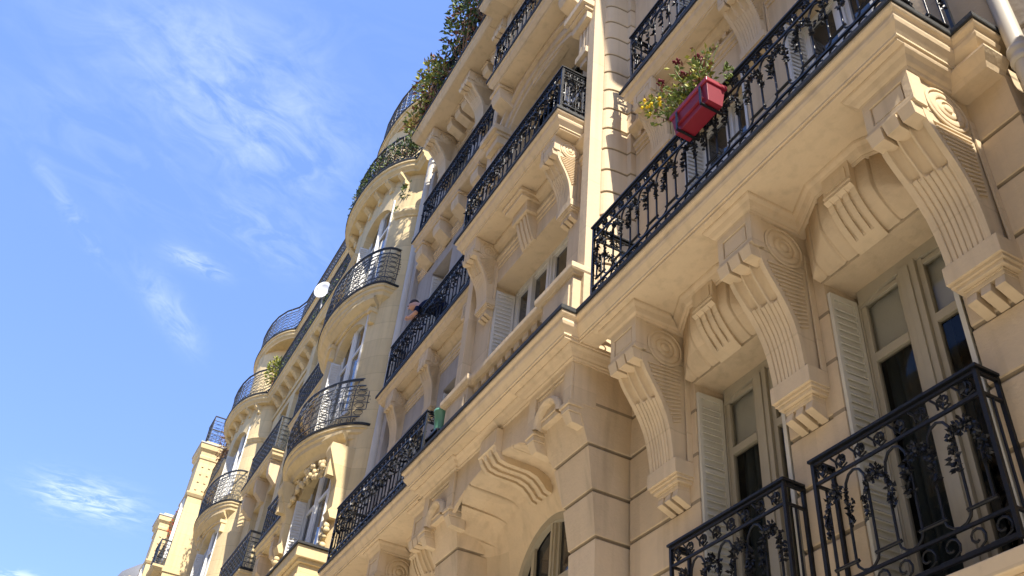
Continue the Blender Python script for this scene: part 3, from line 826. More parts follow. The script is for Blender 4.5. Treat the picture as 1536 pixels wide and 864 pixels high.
for i, (a, b) in enumerate(WA):
    w = window(A, a, b, 2.2, 4.775, 4.60, tr=4.175, clear=True, stile=.075, arch=.09)
    bl = MB(); bl.box(a+.06, b-.06, 4.66, 4.665, 4.24 if i else 4.22, 4.76); bl.tube([(a+.06,4.66,4.23),(b-.06,4.66,4.23)], .012)
    bl.build('blind', BLIND, w)
    cu = MB(); rows = []
    for k in range(61):
        x = a+.05+(b-a-.1)*k/60*(.62 if i else .85); yy = 4.74+.022*sin(k*.9)+.012*sin(k*2.3)
        rows.append([(x, yy, 2.25), (x, yy, 4.78)])
    cu.grid(rows, True); cu.build('curtain', CURT, w)
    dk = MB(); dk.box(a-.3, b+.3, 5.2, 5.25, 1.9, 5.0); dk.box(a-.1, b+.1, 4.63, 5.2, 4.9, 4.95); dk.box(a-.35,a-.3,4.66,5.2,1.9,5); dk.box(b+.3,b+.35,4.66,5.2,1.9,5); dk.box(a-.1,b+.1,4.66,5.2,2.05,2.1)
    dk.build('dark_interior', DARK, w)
    shutter(w, (a+.02, 4.31), (a+.035, 4.56), 2.23, 4.70, SHUT)
    shutter(w, (b-.09, 4.56), (b-.03, 4.29), 2.23, 4.74, SHUT)
for i, (a, b) in enumerate(WA):
    for z in (F1, F2, F3):
        w = window(A, a+.02, b-.02, z+.05, z+2.40, 4.56, tr=z+1.75, fm=FRAMEW)
        shutter(w, (a+.03, 4.30), (a+.06, 4.55), z+.08, z+2.36, SHUTW)
        shutter(w, (b-.07, 4.55), (b-.05, 4.30), z+.08, z+2.36, SHUTW)
for (a, b) in WL:
    for z in (F1, F2, F3):
        w = window(A, a, b, z+.05, z+2.42, 4.56, tr=z+1.75, fm=FRAMEW)
        shutter(w, (a+.01, 4.31), (a+.03, 4.54), z+.08, z+2.36, SHUTW)
        shutter(w, (b-.03, 4.54), (b-.01, 4.31), z+.08, z+2.36, SHUTW)
# wide window of the centre bay, first floor
w = window(A, cx0+.03, cx1-.03, 5.8, 8.28, 4.22, tr=7.62, fm=SHUTW, stile=.06)
m = MB()
for x in (-8.62, -7.6): m.box(x-.05, x+.05, 4.17, 4.26, 5.9, 8.22)
m.build('mullion', SHUTW, w)
shutter(w, (cx0+.02, 3.90), (cx0+.04, 4.18), 5.85, 8.22, SHUTW); shutter(w, (cx1-.04, 4.18), (cx1-.02, 3.90), 5.85, 8.22, SHUTW)
w = window(A, -9.2, -7.05, 9.3, 12.25, 4.3, tr=11.3, fm=FRAMEW, stile=.06)
w = window(A, cx0+.03, cx1-.03, 12.7, 14.95, 4.2, tr=14.3, fm=FRAMEW, stile=.06)
w = window(A, NC-.74, NC+.74, 1.6, 4.70, 4.50, tr=3.95, fm=FRAME, stile=.05)
m = MB(); arc_b = []
for (r0, r1, y0, y1) in ((-.085, .0, 4.43, 4.50),):
    rr = []
    for i in range(33):
        t = PI*i/32; p = lambda d: (NC-(.73+d)*cos(t), 3.95+(.72+d)*sin(t)); q0, q1 = p(r0), p(r1)
        rr.append([(q0[0],y1,q0[1]),(q0[0],y0,q0[1]),(q1[0],y0,q1[1]),(q1[0],y1,q1[1])])
    m.grid(rr, False, True)
for dx in (-.42, .42): m.box(NC+dx-.03, NC+dx+.03, 4.46, 4.49, 1.7, 4.45)
m.build('arched_frame', FRAME, w)

# ------------------------------------------------------------------ railings of the nearest building
def rail_obj(par, path, z0, H, label=None, mt=None, **k):
    m = MB(); railing(m, path, z0, H, **k); o = m.build('railing', mt or (IRON_LIT if k.get('style') == 'grille' else IRON), par, recalc=False)
    if label: o['label'] = label
    return o
for (x0, x1) in ((-4.04,-2.735), (-5.615,-4.33)):
    rail_obj(A, [(x0,4.29),(x0,4.12),(x1,4.12),(x1,4.29)], 2.27, 1.03, p=.315)
rail_obj(A, [(-6.0,4.28),(-6.0,3.56),(-2.25,3.56),(-2.25,4.25)], 5.75, .97)
rail_obj(A, [(-13.52,4.28),(-13.52,3.58),(-10.13,3.58),(-10.13,4.2)], 5.75, .97, lod=1)
rail_obj(A, [(-9.50,3.86),(-9.50,3.45),(-6.74,3.45),(-6.74,3.86)], 9.27, .86, lod=1, p=.25)
rail_obj(A, [(-6.735,3.455),(-6.735,3.87)], 9.27, .86, style='scroll', p=.2, lod=2)
rail_obj(A, [(-5.95,4.28),(-5.95,3.98),(-2.25,3.98),(-2.25,4.25)], 9.27, .95, lod=1)
rail_obj(A, [(-13.9,4.28),(-13.9,4.02),(-10.0,4.02)], 9.27, 1.0, lod=1)
rail_obj(A, [(-13.5,4.28),(-13.5,3.98),(-10.0,3.98)], 12.67, 1.0, lod=1)
rail_obj(A, [(-9.25,3.86),(-9.25,3.45),(-6.9,3.45),(-6.9,3.86)], 12.67, .95, lod=1)
rail_obj(A, [(-13.65,4.4),(-13.65,3.52),(-10.1,3.52),(-10.1,3.32),(-6.3,3.32)], 15.67, .95, lod=1)

# drainpipes
def pipe(par, pts, r, cols, name='drainpipe', mt=PIPE):
    m = MB(); m.tube(pts, r, 14)
    for (x, y, z) in cols: m.lathe([(r+.003,-.07),(r+.018,-.065),(r+.018,-.03),(r+.008,-.02),(r+.008,.02),(r+.018,.03),(r+.018,.065),(r+.003,.07)], (x,y,z), n=14)
    return m.build(name, mt, par)
pipe(A, [(-1.93,4.30,GZ),(-1.93,4.30,5.2),(-1.94,4.28,15.5)], .06, [(-1.93,4.30,5.36),(-1.93,4.3,2.6),(-1.93,4.29,8.6)])
pipe(A, [(-14.32,4.22,GZ),(-14.32,4.22,15.9)], .10, [(-14.32,4.22,z) for z in (4.2,7.75,10.4,13.4)])

# ------------------------------------------------------------------ second building: two rounded bays
B = thing('apartment_building', 'yellow stone apartment building with two rounded bays and curved iron balconies, second along the street', 'building', (-24.5, 4.4, GZ), 'apartment buildings along the street')
BW = 4.40
def bow_y(cx, hw, dep, x):
    u = min(1, abs(x-cx)/hw)
    return BW - dep*(1-u**3)**.6 if u < 1 else BW
def bow_path(cx, hw, dep, n=28, y0=None):
    P = []
    for i in range(n+1):
        t = PI*i/n; x = cx-hw*cos(t); P.append((x, bow_y(cx, hw, dep, x)))
    if y0 is not None: P = [(P[0][0], y0)] + P[1:-1] + [(P[-1][0], y0)]
    return P
def bow_wall(m, cx, hw, dep, z0, z1, ops, th=.4):
    xs = sorted({*[cx-hw*cos(PI*i/34) for i in range(35)], *[v for o in ops for v in (o[0], o[1])], *[o[0]+(o[1]-o[0])*k/10 for o in ops for k in range(11)]})
    xs = [x for i, x in enumerate(xs) if i == 0 or x-xs[i-1] > 1e-5]
    for a, b in zip(xs, xs[1:]):
        c = (a+b)/2; ya, yb = bow_y(cx,hw,dep,a), bow_y(cx,hw,dep,b); cur = z0
        spans = []
        for (xa, xb, za, zb, ar) in sorted(ops, key=lambda o: o[2]):
            if xa < c < xb:
                spans.append((cur, cur, za, za)); u = lambda x: max(0, 1-((x-(xa+xb)/2)/((xb-xa)/2))**2)**.5
                cur = None; ca, cb = zb-ar+ar*u(a), zb-ar+ar*u(b)
                spans[-1] = (spans[-1][0] if len(spans) == 1 else pa, spans[-1][0] if len(spans) == 1 else pb, za, za)
                pa, pb = ca, cb; cur = 'x'
        if not spans: spans = [(z0, z0, z1, z1)]
        else: spans.append((pa, pb, z1, z1))
        for (la, lb, ta, tb) in spans:
            m.add([(a,ya,la),(b,yb,lb),(b,yb+th,lb),(a,ya+th,la),(a,ya,ta),(b,yb,tb),(b,yb+th,tb),(a,ya+th,ta)],
                  [(0,3,2,1),(4,5,6,7),(0,1,5,4),(1,2,6,5),(2,3,7,6),(3,0,4,7)])
HB = [(6.0,8.75), (9.6,12.0), (13.0,15.35)]
def bow(cx):
    hw, dep = 1.95, .72
    m = MB()
    ops = [(cx+.0, cx+1.4, a, b, .5) for a, b in HB]
    bow_wall(m, cx, hw, dep, GZ, 16.1, ops)
    o = m.build('rounded_bay', STONE_Y, B)
    for i, (a, b) in enumerate(HB):
        y = bow_y(cx, hw, dep, cx+1.0)+.12
        w = window(B, cx-.01, cx+1.41, a, b+.02, y, tr=b-.75, fm=FRAMEW, stile=.05)
        shutter(w, (cx+.02, y-.24), (cx+.05, y-.04), a+.04, b-.5, SHUTW)
        # hood mould over each opening
        if i < 2:
            mm = MB()
            P = [(x, bow_y(cx,hw,dep,x)) for x in [cx-.25+1.85*k/14 for k in range(15)]]
            mm.sweep(P, [(-.1,b+.06),(.05,b+.06),(.06,b+.12),(.12,b+.16),(.20,b+.24),(.20,b+.30),(-.1,b+.32)])
            for x in (cx-.18, cx+1.53):
                yy = bow_y(cx,hw,dep,x); mm.box(x-.06, x+.06, yy-.09, yy+.05, b-.3, b+.06); mm.box(x-.08, x+.08, yy-.14, yy+.05, b-.04, b+.06)
            mm.build('window_hood', STONE_Y, B, bevel=.006)
    # balconies
    for (z, e, d, k) in ((9.2, .20, .36, 1.0), (12.58, .02, .24, .8)):
        yc, pk, ex = (4.20, .94, .62) if k == 1 else (3.93, .60, .62)
        P = [(cx-1.86*cos(PI*i/30), yc-pk*(1-cos(PI*i/30)**2)**ex) for i in range(31)]; P = [(P[0][0],4.45)] + P + [(P[-1][0],4.45)]
        m = MB(); m.sweep(P, [(0,z),(0,z-.05),(-.03,z-.07),(-.035,z-.14),(-.07,z-.17),(-.08,z-.25),(-.14,z-.30),(-.2,z-.36),(-.24,z-.44),(-.5,z-.5),(-.5,z)])
        m.prism_z([(cx-(cx-x)*.9, min(BW, y+.12)) for x, y in P], z-.20, z-.002)
        s_ = m.build('balcony_slab', STONE_Y, B)
        e_ = MB(); e_.sweep(P, [(-.2,z),(.015,z),(.02,z+.05),(-.2,z+.06)]); e_.build('zinc_lip', ZINC, s_)
        R = [(cx+(x-cx)*(.935 if k == 1 else .965), min(4.36, y+.05)) for x, y in P]
        rail_obj(B, R, z+.06, 1.05 if k == 1 else 1.0, style='grille', lod=1, p=.24, belly=.10 if k == 1 else .05)
    # carved bracket wreaths beneath the wide balcony
    m = MB(); rnd = random.Random(3)
    for t in range(70):
        x = cx + rnd.uniform(-1.0, 1.45); y = bow_y(cx, hw, dep, x)
        z = 8.35 - .28*abs(x-cx-.5)**1.5 + rnd.uniform(-.16,.12); z += .55*0
        m.ball((x, y-.05-rnd.uniform(0,.08), z+.25), rnd.uniform(.035,.075), 6, 4, (1,.8,1))
    m.build('carved_wreath', STONE_Y, B)
    for x in (cx-.4, cx+1.62):
        m = MB(); y = bow_y(cx,hw,dep,x)
        m.prism_x([(y+.1,8.72),(y-.34,8.72),(y-.36,8.6),(y-.26,8.35),(y-.12,8.0),(y-.10,7.5),(y-.16,7.42),(y-.1,7.3),(y+.1,7.3)], x-.13, x+.13)
        for g in (-.06, .0, .06): m.box(x+g-.012, x+g+.012, y-.31, y-.05, 8.1, 8.6)
        for t in range(12): m.ball((x+rnd.uniform(-.1,.1), y-.10, 7.0+rnd.uniform(-.25,.3)), rnd.uniform(.04,.07), 6, 4)
        m.build('carved_bracket', STONE_Y, B)
    # string course at mid height
    m = MB(); P = bow_path(cx, hw, dep)
    L1 = [p for p in P if p[0] < cx-.01]; R1 = [p for p in P if p[0] > cx+1.41]
    for Q in (L1, R1):
        m = MB(); m.sweep(Q, [(-.05,14.65),(.03,14.67),(.05,14.72),(.10,14.78),(.10,14.84),(-.05,14.86)])
        m.build('string_course', STONE_Y, B)
    for x in [cx-1.5, cx-1.05, cx-.5, cx+.1, cx+.7, cx+1.2, cx+1.6]:
        m = MB(); y = bow_y(cx,hw,dep,x); m.prism_x([(y+.1,16.05),(y-.20,16.05),(y-.20,15.98),(y-.13,15.92),(y-.06,15.86),(y-.04,15.74),(y+.1,15.74)], x-.08, x+.08)
        m.build('cornice_console', STONE_Y, B, bevel=.006)
bow(-16.85); bow(-28.7)
# flat walls between and beside the bays
m = MB()
OPS = []
for x in (-19.9, -21.3, -23.9, -25.3): OPS += [(x-.45, x+.45, a, b) for a, b in ((5.9,8.4),(9.35,11.9),(12.75,15.2))]
wall_cols(m, -26.65, -18.9, BW, GZ, 16.1, OPS, .35)
wall_cols(m, -14.85, -14.45, BW, GZ, 16.1, [], .35)
wall_cols(m, -34.9, -30.55, BW, GZ, 16.1, [(-33.2,-32.3,a,b) for a, b in ((5.9,8.4),(9.35,11.9),(12.75,15.2))], .35)
m.box(-22.85,-22.35,4.28,4.397,GZ,16.1)
m.build('wall', STONE_Y, B)
for x in (-19.9, -21.3, -23.9, -25.3, -32.75):
    for a, b in ((5.9,8.4),(9.35,11.9),(12.75,15.2)):
        w = window(B, x-.45, x+.45, a, b, 4.64, tr=b-.65, fm=FRAMEW)
for (x0, x1) in ((-21.75,-18.9), (-26.15,-23.1)):
    for z in (9.2, 12.6):
        m = MB(); P = [(x0,4.45),(x0,3.98),(x1,3.98),(x1,4.45)]
        m.sweep(P, [(0,z),(0,z-.06),(-.03,z-.08),(-.04,z-.16),(-.09,z-.2),(-.1,z-.24),(-.14,z-.24),(-.14,z)]); m.box(x0+.1,x1-.1,4.08,4.42,z-.235,z-.002)
        s_ = m.build('balcony_slab', STONE_Y, B, bevel=.004)
        e_ = MB(); e_.sweep(P, [(-.2,z),(.015,z),(.02,z+.05),(-.2,z+.06)]); e_.build('zinc_lip', ZINC, s_)
        rail_obj(B, [(x0+.07,4.38),(x0+.07,4.04),(x1-.07,4.04),(x1-.07,4.38)], z+.06, .98, style='grille', lod=1, p=.24)
        for x in (x0+.3, (x0+x1)/2, x1-.3):
            c = console(B, (x, BW, z-.24), .11, .34, .65)
# long cornice balcony and roof terrace following the rounded bays
def long_path(y, e, dep):
    P = [(-34.9, y)]
    for cx in (-28.7, -16.9):
        for i in range(25):
            t = PI*i/24; x = cx-(1.95+e)*cos(t); u = min(1, abs(x-cx)/(1.95+e)); P.append((x, y-(dep)*(1-u**2.4)**.75))
    P.append((-14.5, y)); return P
for (z, y, dep, k) in ((16.3, 3.98, .70, 1.0), (19.0, 4.28, .66, .8)):
    P = long_path(y, .1, dep); m = MB()
    m.sweep(P, [(0,z),(0,z-.05),(-.04,z-.07),(-.05,z-.15),(-.12,z-.22),(-.13,z-.26),(-.9,z-.26),(-.9,z)])
    s_ = m.build('cornice_slab', STONE_Y, B)
    e_ = MB(); e_.sweep(P, [(-.2,z),(.015,z),(.02,z+.05),(-.2,z+.06)]); e_.build('zinc_lip', ZINC, s_)
    R = [(x, yy+.06) for x, yy in P]
    rail_obj(B, R, z+.06, .95, style='grille', lod=1, p=.30)
for x in [-34.3+.62*i for i in range(32)]:
    if abs(x+28.7) > 2.0 and abs(x+16.9) > 2.0: m = MB(); m.prism_x([(4.42,16.04),(4.08,16.04),(4.08,15.95),(4.2,15.86),(4.34,15.7),(4.42,15.7)], x-.09, x+.09); m.build('cornice_console', STONE_Y, B)
m = MB()
m.sweep([(-34.9,BW),(-30.5,BW)], [(-.1,15.5),(.04,15.5),(.06,15.6),(-.1,15.6)]); m.build('string_course', STONE_Y, B); m = MB(); m.sweep([(-26.9,BW),(-18.8,BW)], [(-.1,15.45),(.04,15.45),(.06,15.55),(-.1,15.55)]); m.build('string_course', STONE_Y, B)
m = MB(); m.box(-34.9,-14.4,4.75,9.5,16.3,18.75); m.box(-34.8,-14.5,5.1,9.5,19.0,21.2)
for x in (-16.9,-28.7): m.lathe([(1.25,0),(1.25,2.45)], (x, 4.95, 16.3), n=24)
m.build('attic', STONE_Y, B)
m = MB(); m.box(-32.6,-31.4,4.4,6.0,18.76,20.6); m.box(-32.7,-31.3,4.3,6.0,20.6,20.75); m.build('dormer', WHITE, B)
m = MB(); m.box(-34.9,-14.4,4.85,12,GZ,16.2); m.build('inner_wall', DARK, B)
m = MB(); m.add([(-34.8,5.0,21.2),(-14.5,5.0,21.2),(-14.5,9.5,21.2),(-34.8,9.5,21.2),(-34.5,6.2,22.4),(-14.8,6.2,22.4),(-14.8,9.2,22.4),(-34.5,9.2,22.4)],[(0,3,2,1),(4,5,6,7),(0,1,5,4),(1,2,6,5),(2,3,7,6),(3,0,4,7)])
m.build('roof', ZINC, B)
# porch-like pedestal of the nearest rounded bay at first-floor height
m = MB()
m.box(-16.6,-15.08,3.55,4.4,GZ,6.35)
for (e, z0, z1) in ((.03,6.0,6.08),(.06,6.08,6.15),(.03,6.15,6.35),(.08,6.35,6.42),(.14,6.42,6.62)): m.box(-16.6-e,-15.08+e,3.55-e,4.4,z0,z1)
m.build('pedestal', STONE_Y, B, bevel=.008)
m = MB(); m.box(-16.78,-14.9,3.38,4.4,6.623,6.66); m.build('zinc_lip', ZINC, B)

# ------------------------------------------------------------------ third building: flat projecting bays
Dd = thing('apartment_building', 'third apartment building, plain yellow front with flat projecting bays and flower boxes', 'building', (-43.5, 4.2, GZ), 'apartment buildings along the street')
def bay3(x0, x1, ztop, par):
    m = MB(); m.box(x0, x1, 3.45, 4.6, GZ, ztop-.55)
    m.sweep([(x0,4.5),(x0,3.45),(x1,3.45),(x1,4.5)], [(-.2,ztop-.6),(.03,ztop-.6),(.04,ztop-.5),(.02,ztop-.45),(.03,ztop-.3),(.12,ztop-.2),(.14,ztop-.05),(.14,ztop),(-.2,ztop)])
    m.sweep([(x0,4.5),(x0,3.45),(x1,3.45),(x1,4.5)], [(-.2,ztop-2.2),(.03,ztop-2.2),(.08,ztop-2.1),(.08,ztop-2.05),(-.2,ztop-2.03)])
    rnd = random.Random(int(-x0))
    for i in range(4):                        # carved bosses on the frieze of the side face
        for j in range(3):
            m.box(x1-.01, x1+.03, 3.6+j*.26, 3.68+j*.26, ztop-1.9+i*.32, ztop-1.82+i*.32)
    for zz in (ztop-5.2, ztop-8.6, ztop-12):
        m.box(x0-.04, x1+.04, 3.41, 4.4, zz, zz+.12)
    m.box(x0+.02, x1-.02, 3.5, 4.5, ztop+.003, ztop+.2)
    m.build('bay', STONE_Y, par)
    z_ = MB(); z_.box(x0-.17, x1+.17, 3.28, 4.6, ztop+.003, ztop+.05); z_.build('zinc_lip', ZINC_L, par)
    for zz in (ztop-5.1, ztop-8.5):
        s_ = MB(); s_.sweep([(x0+.05,3.5),(x0+.05,3.05),(x1-.05,3.05),(x1-.05,3.5)], [(0,zz+.12),(0,zz+.04),(-.1,zz-.08),(-.4,zz-.1),(-.4,zz+.12)]); s_.build('balcony_slab', STONE_Y, par)
        rail_obj(par, [(x0+.1,3.44),(x0+.1,3.1),(x1-.1,3.1),(x1-.1,3.44)], zz+.12, .95, style='grille', lod=1, p=.3)
    for k, zz in enumerate((ztop-4.8, ztop-8.2, ztop-11.6)):
        xm = (x0+x1)/2; w = window(par, xm-.35, xm+.35, zz+.2, zz+2.6, 3.43, tr=zz+2.0, fm=FRAMEW)
bay3(-36.3, -35.0, 18.3, Dd); bay3(-44.0, -42.7, 18.35, Dd); bay3(-52.3,-50.9,18.2,Dd)
m = MB()
ops = [(x-.5,x+.5,z,z+2.2) for x in (-37.8,-41.0,-45.8,-49.2) for z in (5.6,9.0,12.3,15.6)]
wall_cols(m, -53.0, -35.2, 4.2, GZ, 18.0, ops, .3)
m.build('wall', STONE_Y, Dd)
m = MB(); m.box(-53.3,-35.1,4.55,12,GZ,18.2); m.build('inner_wall', DARK, Dd)
for x in (-37.8,-41.0,-45.8,-49.2):
    for z in (5.6,9.0,12.3,15.6): window(Dd, x-.5, x+.5, z, z+2.2, 4.4, tr=z+1.5, fm=FRAMEW)
for (x0, x1) in ((-42.65,-36.35), (-50.85,-44.05)):
    for z in (12.1, 15.5):
        m = MB(); m.sweep([(x0,3.75),(x1,3.75)], [(0,z),(0,z-.1),(-.06,z-.2),(-.5,z-.22),(-.5,z)]); m.build('balcony_slab', STONE_Y, Dd)
        rail_obj(Dd, [(x0,3.8),(x1,3.8)], z, 1.0, style='grille', lod=1, p=.3)
    m = MB(); m.box(x0,x1,3.85,4.5,18.0,18.28)
    for i in range(14): m.box(x0+.2+i*.43, x0+.35+i*.43, 3.87, 4.3, 17.8, 18.0)
    m.build('eave', mat('eave_wood', (.42,.33,.23), .8, .2, var=.3), Dd)
m = MB(); m.add([(-53.3,4.3,18.3),(-35.1,4.3,18.3),(-35.1,11,18.3),(-53.3,11,18.3),(-53,5.8,20.4),(-35.4,5.8,20.4),(-35.4,10,20.4),(-53,10,20.4)],[(0,3,2,1),(4,5,6,7),(0,1,5,4),(1,2,6,5),(2,3,7,6),(3,0,4,7)])
m.build('roof', ZINC_L, Dd)
rail_obj(Dd, [(-36.2,4.3),(-36.2,3.55),(-35.1,3.55),(-35.1,4.3)], 18.5, 1.2, style='grille', lod=1, p=.3)

E4 = thing('apartment_building', 'farthest building, pale facade with a rounded corner bay and zinc dome', 'building', (-58, 4.3, GZ), 'apartment buildings along the street')
m = MB(); m.box(-68,-53.6,4.2,12,GZ,18.8)
rr = []
m.lathe([(2.1,0),(2.1,20.4),(2.2,20.5),(2.35,20.8),(2.35,21.0),(2.0,21.05)], (-56.6, 5.2, GZ-.2), n=28)
m.build('wall', STONE_Y, E4)
m = MB(); m.lathe([(2.2,0),(2.15,.5),(1.8,1.2),(1.1,1.8),(.3,2.1)], (-56.6, 5.2, 19.25), n=28); m.box(-68,-58.8,4.5,11,18.81,20.0); m.build('roof', mat('weathered_zinc', (.16,.16,.16), .6, .3, var=.3), E4)
rail_obj(E4, [(-58.9,5.2)] + [(-56.6-2.5*cos(PI*i/16), 5.0-2.4*sin(PI*i/16)) for i in range(17)] + [(-54.3,5.2)], 15.2, 1.0, style='grille', lod=1, p=.3)
m = MB(); m.lathe([(2.2,0),(2.55,.15),(2.55,.25),(2.2,.26)], (-56.6, 5.2, 14.95), n=28); m.build('balcony_slab', STONE_Y, E4)
for z in (5.5,8.8,12.1,15.4):
    for x in (-61,-64,-67): window(E4, x-.55, x+.55, z, z+2.3, 4.16, tr=z+1.6, fm=FRAMEW)

# building to the right of the drainpipe
Rr = thing('apartment_building', 'dark stone edge of the neighbouring building right of the drainpipe', 'building', (1, 4.55, GZ), 'apartment buildings along the street')
m = MB(); m.sweep([(-2.07,4.45),(8,4.45)], notched(GZ, 16, [2.85+.42*k for k in range(-9,30)]))
m.box(-2.06,8,4.6,12,GZ,16)
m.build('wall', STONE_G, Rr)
m = MB(); m.box(-.8,2.6,3.45,4.45,GZ,6.75); m.sweep([(-.8,4.5),(-.8,3.45),(2.6,3.45),(2.6,4.5)], edge_profile(6.9)); m.box(-.7,2.5,3.55,4.5,6.67,6.89); m.build('bay', STONE_G, Rr)  # unseen bay, added out of view to shade the lower right wall
for (x0, x1, z) in ((.1,1.7,2.2),(.1,1.7,5.0)): window(Rr, x0, x1, z, z+1.5, 3.44)  # windows on the added bay, out of view too

# the far side of the street, behind the photographer
O = thing('apartment_building', 'plain stone apartment building across the street', 'building', (-10,-9.5,GZ))
m = MB(); m.box(-60, 35, -14, -9.6, GZ, 15.5)
for z in (2.2, 5.6, 9.0, 12.4, 15.5): m.box(-60.2, 35.2, -9.62, -9.3, z, z+.22)
m.build('wall', STONE_L, O)
for i in range(30):
    for z in (2.8, 6.2, 9.6):
        m = MB(); x = -58+3.1*i; m.box(x, x+1.3, -9.6, -9.57, z, z+2.3); m.build('window', GLASSD, O)

# ------------------------------------------------------------------ things on the balconies
PL = thing('planter_box', 'red plastic planter box hung outside the upper iron railing', 'planter', (-4.12, 3.43, 6.40))
m = MB()
def tapered(m, x0,x1,y0,y1,z0,z1,t):
    m.add([(x0+t,y0+t,z0),(x1-t,y0+t,z0),(x1-t,y1-t,z0),(x0+t,y1-t,z0),(x0,y0,z1),(x1,y0,z1),(x1,y1,z1),(x0,y1,z1)],
          [(0,3,2,1),(4,5,6,7),(0,1,5,4),(1,2,6,5),(2,3,7,6),(3,0,4,7)])
tapered(m, -4.37,-3.87,3.34,3.53,6.39,6.59,.022)
m.box(-4.30,-3.94,3.334,3.36,6.455,6.462)
m.build('box', REDP, PL, bevel=.008)
m = MB(); m.box(-4.385,-3.855,3.325,3.545,6.592,6.645); m.build('rim', REDP2, PL, bevel=.007)
for x in (-4.28, -3.95):
    m = MB(); m.box(x-.012,x+.012,3.322,3.33,6.375,6.60); m.box(x-.012,x+.012,3.322,3.56,6.372,6.382); m.box(x-.012,x+.012,3.535,3.56,6.38,6.74)
    m.build('bracket', IRON, PL)
FP = thing('flowering_plant', 'leafy sedum with dark red flower heads growing out of the red planter box', 'plant', (-4.12, 3.43, 6.60))
m = MB(); fl = MB(); st = MB()
rnd = random.Random(11)
tips = []
for i in range(66):
    x0 = rnd.uniform(-4.33,-3.95); y0 = rnd.uniform(3.38,3.49)
    dx = rnd.uniform(-.38,.12) + (x0+4.2)*.3; h = rnd.uniform(.18,.62); dy = rnd.uniform(-.16,.10)
    if dx < -.25: h *= .8
    tip = (x0+dx, y0+dy, 6.6+h); mid = (x0+dx*.35, y0+dy*.4, 6.6+h*.6)
    st.tube([(x0,y0,6.58), mid, tip], .004, 4); tips.append(tip)
    for k in range(12):
        t = .3+.75*rnd.random(); p = [x0+dx*t*t+rnd.uniform(-.035,.035), y0+dy*t+rnd.uniform(-.035,.035), 6.6+h*t+rnd.uniform(-.02,.03)]
        m.cur = rnd.choice((0,0,0,1,1,2)); m.leaf(p, (rnd.uniform(-1,1),rnd.uniform(-1,1),rnd.uniform(-.2,1)), rnd.uniform(.026,.042), rnd.uniform(.036,.065))
for (x, y, z, r) in ((-4.33,3.40,7.42,.038),(-4.28,3.42,7.20,.036),(-4.56,3.38,7.36,.034),(-4.05,3.42,7.18,.032)):
    st.tube([(x+.06,3.43,6.6),(x+.03,3.43,6.6+(z-6.6)*.6),(x,y,z)], .0045, 4)
    fl = MB()
    for k in range(26): fl.ball((x+rnd.uniform(-1,1)*r, y+rnd.uniform(-1,1)*r, z+rnd.uniform(-.3,.35)*r), rnd.uniform(.008,.014), 5, 3)
    fl.build('flower_head', FLOW, FP)
    for k in range(10): m.cur = 0; m.leaf((x+rnd.uniform(-.03,.03), y+rnd.uniform(-.03,.03), z-rnd.uniform(.03,.22)), (rnd.uniform(-1,1),rnd.uniform(-1,1),.3), .025, .045)
st.build('stem', LEAF1, FP); m.build('foliage', [LEAF1, LEAF3, LEAF4], FP)
m = MB()
for k in range(30): m.leaf((-3.80+rnd.uniform(-.05,.05), 3.52+rnd.uniform(-.05,.04), 6.66+rnd.uniform(0,.18)), (rnd.uniform(-1,1),rnd.uniform(-1,1),rnd.uniform(0,1)), .03, .05)
m.build('foliage', LEAF1, FP)
YP = thing('flowering_plant', 'small yellow flowers with pale leaves trailing over the left end of the red planter box', 'plant', (-4.4, 3.40, 6.60))
m = MB(); fl = MB(); st = MB()
for (cx_, cy_, cz_, n_) in ((-4.66,3.30,7.06,34),(-4.55,3.30,6.93,26),(-4.46,3.33,6.93,16)):
    st.tube([(-4.36,3.42,6.6),((cx_-4.36)/2,3.34,6.78),(cx_,cy_,cz_)], .004, 4)
    for k in range(n_):
        p = (cx_+rnd.gauss(0,.04), cy_+rnd.gauss(0,.03), cz_+rnd.gauss(0,.045)); m.cur = rnd.choice((0,1,1)); m.leaf(p, (rnd.uniform(-1,1),rnd.uniform(-1,1),rnd.uniform(-.5,1)), .03, .05)
    for k in range(5): fl = MB(); fl.ball((cx_+rnd.gauss(0,.02)-.02, cy_-.03+rnd.gauss(0,.01), cz_+.02+rnd.gauss(0,.03)), .017, 6, 4); fl.build('flower_head', FLOWY, YP)
st.build('stem', LEAF1, YP); m.build('foliage', [LEAF1, LEAF3], YP)

GP = thing('plastic_pot', 'green plastic pot standing behind the end of the iron railing beside the stone balustrade', 'pot', (-9.86, 3.68, 6.30))
m = MB(); m.lathe([(.075,0),(.095,.26),(.108,.262),(.110,.30),(.095,.302),(.088,.26),(.07,.03)], (-9.86,3.68,6.30), n=20); m.build('pot', GREENP, GP)
m = MB(); m.box(-10.13,-9.77,3.60,3.76,6.27,6.295); m.box(-10.13,-10.11,3.60,3.76,6.1,6.29); m.box(-9.80,-9.77,3.62,3.74,6.0,6.28); m.box(-9.80,-9.70,3.66,3.70,6.2,6.26); m.build('bracket', IRON, GP)

